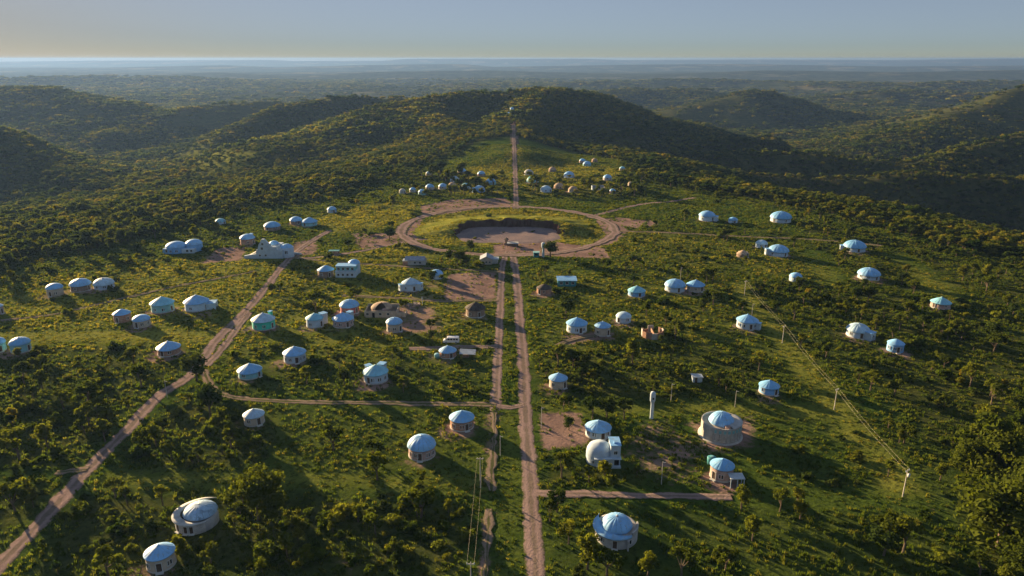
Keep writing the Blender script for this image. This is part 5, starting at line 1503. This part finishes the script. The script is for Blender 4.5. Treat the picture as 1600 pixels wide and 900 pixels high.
        LANDMARKS.append((x, y, {'a': 'lower right power pole', 'b': 'second right power pole', 'c': 'third right power pole', 'd': 'farthest right power pole', 'e': 'power pole by the avenue', 'f': 'bottom power pole'}[kw['id']]))
    elif kind == 'post':
        POSTN.append((x, y))
        t = put('lamp_post', x, y, 1.2, None, POST_LABEL[len(POSTN) - 1], 'post', 'thin pale posts')
        h = kw['h']
        MB().tube((0, 0, -0.3), (0, 0, h), 0.11, 0.07, 8).build('shaft', M['concrete'], t)
        MB().box(0.35, 0, h - 0.35, 0.8, 0.08, 0.08).build('bracket', M['steel'], t)
    return t
POSTN = []
POST_LABEL = ['thin post standing in the bare yard below the water tower', 'thin post above the white water tower', 'whitish post above the two tier rotunda',
              'thin post at the corner of the bare red plot', 'thin post behind the bright white pair', 'thin post beside the white house with lean-to',
              'thin post at the bend of the left diagonal road', 'thin post between the avenue lanes near the crossing']
for kind, x, y, kw in SPECIALS:
    t = special(kind, x, y, kw)
    k = {'two_tier': 0.88, 'ring_right': 0.90, 'villa': 0.84, 'ring_left': 0.90}.get(kind)
    if k:
        t.scale = (k, k, k)

def cable(ids, side, label):
    pts = []
    for a, b in zip(ids[:-1], ids[1:]):
        pa, pb = POLES[a], POLES[b]
        def top(p):
            return Vector((p[0] + side * 0.7 * math.cos(p[4]), p[1] + side * 0.7 * math.sin(p[4]), p[2] + p[3] - 0.1))
        A, B = top(pa), top(pb)
        for k in range(17):
            u = k / 16
            p = A.lerp(B, u)
            p.z -= 4 * 0.7 * u * (1 - u)
            if k or not pts:
                pts.append(p)
    mb = MB()
    for p, q in zip(pts[:-1], pts[1:]):
        mb.tube(p, q, 0.011, 0.011, 5)
    tag(mb.build('power_cable', M['wire'], None), label, 'cable', 'power cables')
cable('abcd', -1, 'left power cable of the pair running over the right grassland')
cable('abcd', 1, 'right power cable of the pair running over the right grassland')
cable('ef', -1, 'left power cable of the pair beside the avenue')
cable('ef', 1, 'right power cable of the pair beside the avenue')
LANDMARKS += [(ROADLINES[0][1][len(ROADLINES[0][1]) // 2][0], ROADLINES[0][1][len(ROADLINES[0][1]) // 2][1], 'middle of the left avenue lane')]

# ------------------------------------------------------------------ plants
def leaf_cloud(blobs, n, size, rs, core=0.6, flat=0.0, upper=-0.35):
    """leaf-clump faces spread over lumps, around small inner lumps of the same foliage, added to block light"""
    r = np.random.default_rng(rs)
    V, F = [], []
    B = np.array(blobs)
    wts = B[:, 3] ** 2; wts = wts / wts.sum()
    pick = r.choice(len(B), n, p=wts)
    d = r.normal(size=(n, 3)); d /= np.linalg.norm(d, axis=1)[:, None]
    d[:, 2] = np.where(d[:, 2] < upper, -d[:, 2], d[:, 2])
    rad = B[pick, 3] * r.uniform(0.72, 1.10, n)
    c = B[pick, :3] + d * rad[:, None]
    nr = d + r.normal(size=(n, 3)) * 0.75
    nr /= np.linalg.norm(nr, axis=1)[:, None]
    a = np.cross(nr, r.normal(size=(n, 3))); a /= np.linalg.norm(a, axis=1)[:, None]
    b = np.cross(nr, a)
    s = size * r.uniform(0.55, 1.35, n)
    for i in range(n):
        o = len(V)
        w = a[i] * s[i]; h = b[i] * s[i] * r.uniform(0.55, 1.0)
        V += [c[i] - w * 0.6 - h, c[i] + w * 0.7 - h * 0.5, c[i] + w * 0.5 + h, c[i] - w * 0.8 + h * 0.6]
        F.append((o, o + 1, o + 2, o + 3))
    # solid inner lumps, added to stop light passing through the crown
    for (x, y, z, q) in blobs:
        o = len(V)
        q = q * core
        for zz, rr in ((-0.8, 0.6), (0.0, 1.0), (0.75, 0.66)):
            for k in range(6):
                t = k * math.pi / 3 + zz
                V.append(np.array((x + q * rr * math.cos(t), y + q * rr * math.sin(t), z + q * zz)))
        for a0 in (0, 6):
            for k in range(6):
                F.append((o + a0 + k, o + a0 + (k + 1) % 6, o + a0 + 6 + (k + 1) % 6, o + a0 + 6 + k))
        F.append(tuple(o + 12 + k for k in range(6)))
    return V, F
def crown_blobs(rs, shape):
    r = random.Random(rs)
    bl = []
    if shape == 'round':
        n, spread, q0, zc, zs = 11, 0.26, 0.17, 0.62, 0.17
    elif shape == 'massive':
        n, spread, q0, zc, zs = 20, 0.40, 0.19, 0.50, 0.30
    elif shape == 'spread':
        n, spread, q0, zc, zs = 10, 0.32, 0.14, 0.68, 0.11
    elif shape == 'tall':
        n, spread, q0, zc, zs = 9, 0.15, 0.15, 0.58, 0.26
    else:
        n, spread, q0, zc, zs = 8, 0.24, 0.13, 0.62, 0.18
    for k in range(n):
        a = r.uniform(0, 6.28); q = spread * math.sqrt(r.random())
        z = zc + r.uniform(-zs, zs)
        q *= 1 - 0.5 * max(0, (z - zc) / (zs + .01)) ** 2
        bl.append((q * math.cos(a), q * math.sin(a), z, q0 * r.uniform(0.7, 1.25)))
    top = max(b[2] + b[3] for b in bl)
    return [(x / top, y / top, z / top, q / top) for x, y, z, q in bl]
def trunk_mesh(name, blobs, rs):
    mb = MB()
    r = random.Random(rs)
    p = (r.uniform(-.03, .03), r.uniform(-.03, .03), 0.34)
    mb.tube((0, 0, -0.06), p, 0.034, 0.024, 7)
    for b in blobs[:5]:
        mb.tube((p[0], p[1], p[2] - 0.03), (b[0] * 0.85, b[1] * 0.85, b[2] * 0.92), 0.018, 0.007, 5)
    return mesh_from(name, mb.v, mb.f, M['bark'])
PROTO = {}
for look, shape, leafm in (('round', 'massive', 'leaf_olive'), ('dark', 'round', 'leaf_dark'), ('olive', 'open', 'leaf_olive'), ('gold', 'open', 'leaf_gold'), ('gold', 'tall', 'leaf_gold'), ('dark', 'spread', 'leaf_dark'), ('olive', 'spread', 'leaf_olive'), ('round', 'massive', 'leaf_olive')):
    bl = crown_blobs(len(PROTO) * 13 + 5 + len(look), shape)
    i = sum(1 for k in PROTO if k[0] == look)
    V, F = leaf_cloud(bl, 2600 if look == 'round' else 560, 0.026 if look == 'round' else 0.040, 31 + i + len(look))
    PROTO[look, i] = (mesh_from('crown', V, F, M[leafm]), trunk_mesh('trunk', bl, 3 + i))
def bush_me(name, rs, n, size, leafm, tall=0.6):
    r = random.Random(rs)
    bl = [(r.uniform(-.42, .42), r.uniform(-.42, .42), r.uniform(.12, .34) * tall / 0.6, r.uniform(.20, .34)) for _ in range(6)]
    V, F = leaf_cloud(bl, n, size, rs, 0.7, 0, -0.1)
    return mesh_from(name, V, F, M[leafm])
BUSH = [bush_me('bush', 3, 230, 0.085, 'leaf_bush'), bush_me('bush', 8, 230, 0.085, 'leaf_bush', 0.8), bush_me('bush', 15, 200, 0.09, 'leaf_gold', 0.7), bush_me('bush', 21, 230, 0.085, 'leaf_dark', 0.55)]

def zone_density(x, y):
    T = np.zeros(x.shape); B = np.zeros(x.shape)
    for P, td, bd in ZONES:
        w = sstep(5, -5, poly_sd(x, y, P))
        T = np.maximum(T, td * w); B = np.maximum(B, bd * w)
    return T, B
def open_ground(x, y, pad=0.0):
    """1 where something may grow: off the roads, houses, bare plots and mown strips"""
    ok = sstep(0.2 + pad, 1.6 + pad, road_gap(x, y))
    for hx, hy, hr in HOUSE_XY:
        ok = ok * (np.hypot(x - hx, y - hy) > hr + pad)
    s = np.where(soil_at(x, y) > 0.6, 0.10, 1.0)
    return ok * s * (1 - 0.97 * clear_at(x, y))
def candidates(n, x0=-330, x1=350, y0=112, y1=640):
    x = rng.uniform(x0, x1, n); y = rng.uniform(y0, y1, n)
    k = np.abs(x) < 0.80 * y + 14
    return x[k], y[k], n / ((x1 - x0) * (y1 - y0))

# trees of the village land: candidates thinned to the density each patch has in the photograph
x, y, dens = candidates(24000)
T, B = zone_density(x, y)
pdv = poly_sd(x, y, PLATEAU)
edge = sstep(-22, 6, pdv + 14 * (fbm(x / 22, y / 22, 71, 2) - 0.5))
mea = meadow_at(x, y)
clump = sstep(0.38, 0.62, fbm(x / 17, y / 17, 81, 3)) * 1.7
want = (0.2 + T) * clump * (1 - 0.6 * mea) * 1.15e-3
want = np.maximum(want, edge * 0.020)
cand = rng.random(len(x)) * dens < want * open_ground(x, y, 1.3)
tx, ty = x[cand], y[cand]
th = np.clip(rng.lognormal(1.42, 0.34, len(tx)), 2.2, 9.5)
deep = sstep(8, 15, zone_density(tx, ty)[0])
th = th * (1 + 0.75 * deep)
lk = rng.random(len(tx))
tlook = np.where(lk < 0.36, 0, np.where(lk < 0.83, 1, 2))      # dark, olive, gold
LOOKS = ['dark', 'olive', 'gold', 'round']
tx = np.concatenate([[t[0] for t in TREES], tx]); ty = np.concatenate([[t[1] for t in TREES], ty])
th = np.concatenate([[max(2.6, t[2]) for t in TREES], th])
tlook = np.concatenate([[LOOKS.index(t[3]) for t in TREES], tlook])
keep = np.ones(len(tx), bool)
for hx, hy, hr in HOUSE_XY:
    keep &= np.hypot(tx - hx, ty - hy) > hr - 0.6
tx, ty, th, tlook = tx[keep], ty[keep], th[keep], tlook[keep]
size = th / np.hypot(tx, ty)
inview = (np.abs(tx) < 0.76 * ty) & (ty > 135)
order = np.argsort(-(size * inview))
listed = order[np.isin(order, np.arange(len(TREES) - int((~keep[:len(TREES)]).sum())))]
order = np.concatenate([listed, order[~np.isin(order, listed)]])
single, rest = order[:300], order[300:]
th[rest] = np.minimum(th[rest], 7.0)
LM = np.array([(a, b) for a, b, c in LANDMARKS])
WORD = {'dark': 'dark green bushy tree', 'olive': 'olive green open tree', 'gold': 'yellow green tree', 'round': 'large round crowned tree'}
ORD = ['', 'second ', 'third ', 'fourth ', 'fifth ', 'sixth ', 'seventh ', 'eighth ', 'ninth ', 'tenth ', 'eleventh ', 'twelfth ', 'thirteenth ', 'fourteenth ', 'fifteenth ', 'sixteenth ', 'seventeenth ', 'eighteenth ', 'nineteenth ', 'twentieth ']
def sector(dx, dy):
    if abs(dx) > abs(dy):
        return 'to the right of' if dx > 0 else 'to the left of'
    return 'beyond' if dy > 0 else 'in front of'
def place_labels(px, py, kinds, words):
    """which one it is: its look and its rank from the nearest landmark on that side"""
    px, py = np.array(px), np.array(py)
    out, seen = [], set()
    for i in range(len(px)):
        dl = np.hypot(LM[:, 0] - px[i], LM[:, 1] - py[i])
        lab = None
        for j in np.argsort(dl)[:12]:
            s = sector(px[i] - LM[j, 0], py[i] - LM[j, 1])
            rank = 0
            for q in range(len(px)):
                if kinds[q] == kinds[i] and q != i and sector(px[q] - LM[j, 0], py[q] - LM[j, 1]) == s and math.hypot(px[q] - LM[j, 0], py[q] - LM[j, 1]) < dl[j]:
                    rank += 1
            if rank < len(ORD):
                l = f"{ORD[rank]}nearest {words[kinds[i]]} {s} the {LANDMARKS[j][2]}" if ORD[rank] else f"nearest {words[kinds[i]]} {s} the {LANDMARKS[j][2]}"
                if l not in seen and len(l.split()) <= 16:
                    lab = l
                    break
        if lab is None:
            lab = f"{words[kinds[i]]} among the village shrubs"
        seen.add(lab)
        out.append(lab)
    return out
labs = place_labels(tx[single], ty[single], [LOOKS[k] for k in tlook[single]], WORD)
for lab, i in zip(labs, single):
    look = LOOKS[int(tlook[i])]
    crown, trunk = PROTO[look, int(rng.integers(0, sum(1 for k in PROTO if k[0] == look)))]
    h = float(th[i]); wd = h * float(rng.uniform(0.92, 1.25))
    t = empty('tree', (float(tx[i]), float(ty[i]), g1(tx[i], ty[i]) + float(bank_z(tx[i], ty[i]))), float(rng.uniform(0, 6.28)), label=lab, cat='tree', group='trees of the village land')
    inst('trunk', trunk, t, (0, 0, 0), 0, (wd, wd, h))
    inst('crown', crown, t, (0, 0, 0), 0, (wd, wd, h))

# shrubs
x, y, dens = candidates(95000)
T, B = zone_density(x, y)
pdv = poly_sd(x, y, PLATEAU)
edge = sstep(-30, 6, pdv + 16 * (fbm(x / 20, y / 20, 72, 2) - 0.5))
mea = meadow_at(x, y)
clump = sstep(0.44, 0.62, fbm(x / 12, y / 12, 91, 3)) * 2.0
want = np.maximum((2.0 + np.where(B > 20, B, 0.7 * B)) * clump * (1 - 0.6 * mea) * 1.35e-3, edge * 0.03)
cand = rng.random(len(x)) * dens < want * open_ground(x, y, 0.3)
bx, by = x[cand], y[cand]
bs = np.clip(rng.lognormal(0.42, 0.50, len(bx)), 0.6, 4.4)
bk = rng.choice(4, len(bx), p=[0.36, 0.27, 0.14, 0.23])
size = bs / np.hypot(bx, by)
inview = (np.abs(bx) < 0.70 * by) & (by > 140)
order = np.argsort(-(size * inview))
bsingle, brest = order[:260], order[260:]
BWORD = {0: 'leafy green shrub', 1: 'tall leafy green shrub', 2: 'yellow green shrub', 3: 'dark green shrub'}
blabs = place_labels(bx[bsingle], by[bsingle], [int(k) for k in bk[bsingle]], BWORD)
for lab, i in zip(blabs, bsingle):
    o = bpy.data.objects.new('bush', BUSH[int(bk[i])])
    s = float(bs[i])
    o.location = (float(bx[i]), float(by[i]), g1(bx[i], by[i]) + float(bank_z(bx[i], by[i])) - 0.05)
    o.rotation_euler = (0, 0, float(rng.uniform(0, 6.28)))
    o.scale = (s, s, s * float(rng.uniform(0.8, 1.25)))
    tag(link(o), lab, 'shrub', 'shrubs of the village land')

# ---- the uncountable rest: one object each, its pieces set out by geometry nodes
PROTO_COL = bpy.data.collections.new('plant_pieces')
def scatter(name, px, py, pz, sc, which, meshes, label, cat):
    n = len(px)
    me = bpy.data.meshes.new(name)
    me.vertices.add(n)
    me.vertices.foreach_set('co', np.stack([px, py, pz], 1).astype(np.float32).ravel())
    me.attributes.new('size', 'FLOAT_VECTOR', 'POINT').data.foreach_set('vector', np.asarray(sc, np.float32).ravel())
    me.attributes.new('turn', 'FLOAT', 'POINT').data.foreach_set('value', rng.uniform(0, 6.28, n).astype(np.float32))
    me.attributes.new('which', 'INT', 'POINT').data.foreach_set('value', np.asarray(which, np.int32))
    ob = link(bpy.data.objects.new(name, me))
    tag(ob, label, cat, kind='stuff')
    g = bpy.data.node_groups.new(name + '_nodes', 'GeometryNodeTree')
    g.interface.new_socket('Geometry', in_out='INPUT', socket_type='NodeSocketGeometry')
    g.interface.new_socket('Geometry', in_out='OUTPUT', socket_type='NodeSocketGeometry')
    N, L = g.nodes, g.links
    gi, go = N.new('NodeGroupInput'), N.new('NodeGroupOutput')
    join = N.new('GeometryNodeJoinGeometry')
    for m in reversed(meshes):
        po = bpy.data.objects.new(m.name + '_piece', m)
        PROTO_COL.objects.link(po)
        oi = N.new('GeometryNodeObjectInfo'); oi.transform_space = 'ORIGINAL'
        oi.inputs['Object'].default_value = po
        oi.inputs['As Instance'].default_value = False
        g2i = N.new('GeometryNodeGeometryToInstance')
        L.new(oi.outputs['Geometry'], g2i.inputs[0])
        L.new(g2i.outputs[0], join.inputs[0])
    iop = N.new('GeometryNodeInstanceOnPoints')
    def attr(nm, dt):
        a = N.new('GeometryNodeInputNamedAttribute'); a.data_type = dt
        a.inputs['Name'].default_value = nm
        return a.outputs['Attribute']
    cx = N.new('ShaderNodeCombineXYZ')
    L.new(attr('turn', 'FLOAT'), cx.inputs['Z'])
    L.new(gi.outputs[0], iop.inputs['Points'])
    L.new(join.outputs[0], iop.inputs['Instance'])
    iop.inputs['Pick Instance'].default_value = True
    L.new(attr('which', 'INT'), iop.inputs['Instance Index'])
    L.new(cx.outputs[0], iop.inputs['Rotation'])
    L.new(attr('size', 'FLOAT_VECTOR'), iop.inputs['Scale'])
    L.new(iop.outputs['Instances'], go.inputs[0])
    md = ob.modifiers.new('pieces', 'NODES'); md.node_group = g
    return ob
def lod_tree(rs, shape, n, size, mat, core=0.62):
    bl = crown_blobs(rs, shape)
    V, F = leaf_cloud(bl, n, size, rs, core)
    mb = MB(); mb.tube((0, 0, -0.08), (0, 0, 0.5), 0.03, 0.018, 5)
    o = len(V)
    me = mesh_from('woodland_tree', list(V) + [np.array(v) for v in mb.v], F + [tuple(i + o for i in f) for f in mb.f], mat)
    me.materials.append(M['bark'])
    for p in me.polygons[len(F):]:
        p.material_index = 1
    return me
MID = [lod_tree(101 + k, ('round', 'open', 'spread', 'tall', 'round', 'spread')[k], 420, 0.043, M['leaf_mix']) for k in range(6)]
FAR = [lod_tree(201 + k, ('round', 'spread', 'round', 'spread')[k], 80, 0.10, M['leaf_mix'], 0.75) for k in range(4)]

# scattered village trees past the first three hundred
if len(rest):
    w = rng.uniform(0.9, 1.25, len(rest)) * th[rest]
    scatter('scrub_trees', tx[rest], ty[rest], gz(tx[rest], ty[rest]) + bank_z(tx[rest], ty[rest]), np.stack([w, w, th[rest]], 1), rng.integers(0, 6, len(rest)), MID,
            'smaller scattered trees of the village land and its edges', 'trees')
sb = bs[brest]
scatter('undergrowth', bx[brest], by[brest], gz(bx[brest], by[brest]) + bank_z(bx[brest], by[brest]) - 0.05, np.stack([sb, sb, sb * rng.uniform(0.7, 1.2, len(sb))], 1), bk[brest], BUSH,
        'low shrubs and undergrowth covering the village land', 'shrubs')

# woodland on slopes, ridges and valleys
def ring_points(d0, d1, cell, jit=0.48):
    xs = np.arange(-d1 * 0.72, d1 * 0.72, cell); ys = np.arange(d0 * 0.6, d1, cell)
    X, Y = np.meshgrid(xs, ys)
    X = (X + rng.uniform(-jit, jit, X.shape) * cell).ravel(); Y = (Y + rng.uniform(-jit, jit, Y.shape) * cell).ravel()
    D = np.hypot(X, Y)
    k = (D >= d0) & (D < d1) & (np.abs(X) < 0.86 * Y + 20)
    return X[k], Y[k]
WX, WY, WH, WW, WI = [], [], [], [], []
for d0, d1, cell, h0, base_i, ni, thin in ((150, 560, 5.2, 5.2, 0, 6, 0.10), (560, 1000, 5.8, 5.8, 0, 6, 0.10), (1000, 1700, 7.6, 6.8, 6, 4, 0.12), (1700, 3000, 11.5, 8.5, 6, 4, 0.2), (3000, 6000, 25, 13, 6, 4, 0.42)):
    X, Y = ring_points(d0, d1, cell)
    pdv = poly_sd(X, Y, PLATEAU)
    k = pdv + 16 * (fbm(X / 22, Y / 22, 71, 2) - 0.5) > 4
    X, Y = X[k], Y[k]
    m = meadow_at(X, Y)
    rg = np.full(X.shape, 99.0)
    q = Y < 1150
    rg[q] = road_gap(X[q], Y[q])
    if d0 < 1000:
        m = m * 0.95
    open_n = fbm(X / 140, Y / 140, 55, 3)
    p = (1 - thin - 0.35 * sstep(0.55, 0.68, open_n)) * (1 - 0.92 * m) * (rg > 1.5)
    if d0 >= 1700:
        p = p * (1 - 0.8 * sstep(0.5, 0.6, fbm(X / 520, Y / 520, 57, 3)))
    for hx, hy, hr in HOUSE_XY:
        if hy > 500:
            p = p * (np.hypot(X - hx, Y - hy) > hr)
    k = rng.random(len(X)) < p
    X, Y = X[k], Y[k]
    h = np.clip(rng.normal(h0, h0 * 0.22, len(X)), h0 * 0.5, h0 * 1.7) * (0.75 + 0.5 * fbm(X / 60, Y / 60, 59, 2))
    w = h * rng.uniform(1.15, 1.7, len(X)) * (1.0 if d0 < 1700 else (1.25 if d0 < 3000 else 1.9))
    WX.append(X); WY.append(Y); WH.append(h); WW.append(w); WI.append(rng.integers(base_i, base_i + ni, len(X)))
WX, WY, WH, WW, WI = (np.concatenate(a) for a in (WX, WY, WH, WW, WI))
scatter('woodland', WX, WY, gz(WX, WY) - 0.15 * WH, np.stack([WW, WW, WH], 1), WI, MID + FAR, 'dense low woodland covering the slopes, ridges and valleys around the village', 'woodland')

# grass tufts
def tuft_me(rs, mat):
    r = random.Random(rs)
    V, F = [], []
    for k in range(9):
        a = r.uniform(0, 6.28); q = r.uniform(0.0, 0.6)
        cx, cy = q * math.cos(a), q * math.sin(a)
        b = r.uniform(0, 6.28); w = r.uniform(0.10, 0.2)
        lx, ly = r.uniform(-.25, .25), r.uniform(-.25, .25)
        h = r.uniform(0.4, 1.0)
        o = len(V)
        V += [np.array((cx - w * math.cos(b), cy - w * math.sin(b), -0.05)), np.array((cx + w * math.cos(b), cy + w * math.sin(b), -0.05)), np.array((cx + lx + 0.5 * w * math.cos(b), cy + ly + 0.5 * w * math.sin(b), h)), np.array((cx + lx - 0.5 * w * math.cos(b), cy + ly - 0.5 * w * math.sin(b), h * 0.9))]
        F.append((o, o + 1, o + 2, o + 3))
    return mesh_from('grass_tuft', V, F, mat)
TUFT = [tuft_me(k, M['blade']) for k in range(3)] + [tuft_me(9 + k, M['blade_dry']) for k in range(3)]
x, y, dens = candidates(420000, y1=780)
ok = open_ground(x, y, -0.9)
pat = fbm(x / 6, y / 6, 95, 3)
clr = clear_at(x, y)
p = np.clip(0.35 + 1.6 * (pat - 0.4), 0.05, 1) * np.maximum(ok, 0.75 * clr * (road_gap(x, y) > 0.3))
inpit = np.hypot(x - PLAZA_C[0], (y - PLAZA_C[1]) / PLAZA_Y) < 31 * squarish(np.arctan2(x - PLAZA_C[0], (y - PLAZA_C[1]) / PLAZA_Y))
k = (rng.random(len(x)) < p) & ~inpit & (poly_sd(x, y, PLATEAU) < 40 + 120 * (y > 600))
x, y = x[k], y[k]
m = meadow_at(x, y)
dry = rng.random(len(x)) < np.clip(m * 0.9, 0, 1)
hs = rng.uniform(0.32, 0.85, len(x)) * (1 - 0.55 * clear_at(x, y)) * (0.8 + 0.6 * fbm(x / 30, y / 30, 97, 2))
ws = rng.uniform(0.7, 1.25, len(x)) * (0.75 + y / 700)
scatter('grass', x, y, gz(x, y) + bank_z(x, y), np.stack([ws, ws, hs], 1), np.where(dry, 3, 0) + rng.integers(0, 3, len(x)), TUFT, 'tufted green and yellow grass of the village land', 'grass')

# ------------------------------------------------------------------ the air
hz = NT('haze')
pv = hz.n('ShaderNodeVolumePrincipled')
pv.inputs['Color'].default_value = (0.16, 0.29, 0.60, 1)
pv.inputs['Density'].default_value = HAZE
pv.inputs['Anisotropy'].default_value = 0.28
hz.l(pv.outputs[0], hz.out.inputs['Volume'])
zlo, zhi = float(GZ.min()) - 1.0, max(float(GZ.max()) + 6.0, 108.0)
X0, X1, Y0, Y1 = XS[0] - 50, XS[-1] + 50, YS[0] - 50, YS[-1] + 50
hb = MB().box((X0 + X1) / 2, (Y0 + Y1) / 2, zlo, X1 - X0, Y1 - Y0, zhi - zlo)
tag(hb.build('haze', hz.m), 'thin bluish morning haze over the land', 'haze', kind='stuff')
print('script', round(time.time() - T0, 1), 's; trees', len(tx), 'bushes', len(bx), 'woodland', len(WX), 'grass', len(x), 'ground', GX.shape, 'z', zlo, zhi)
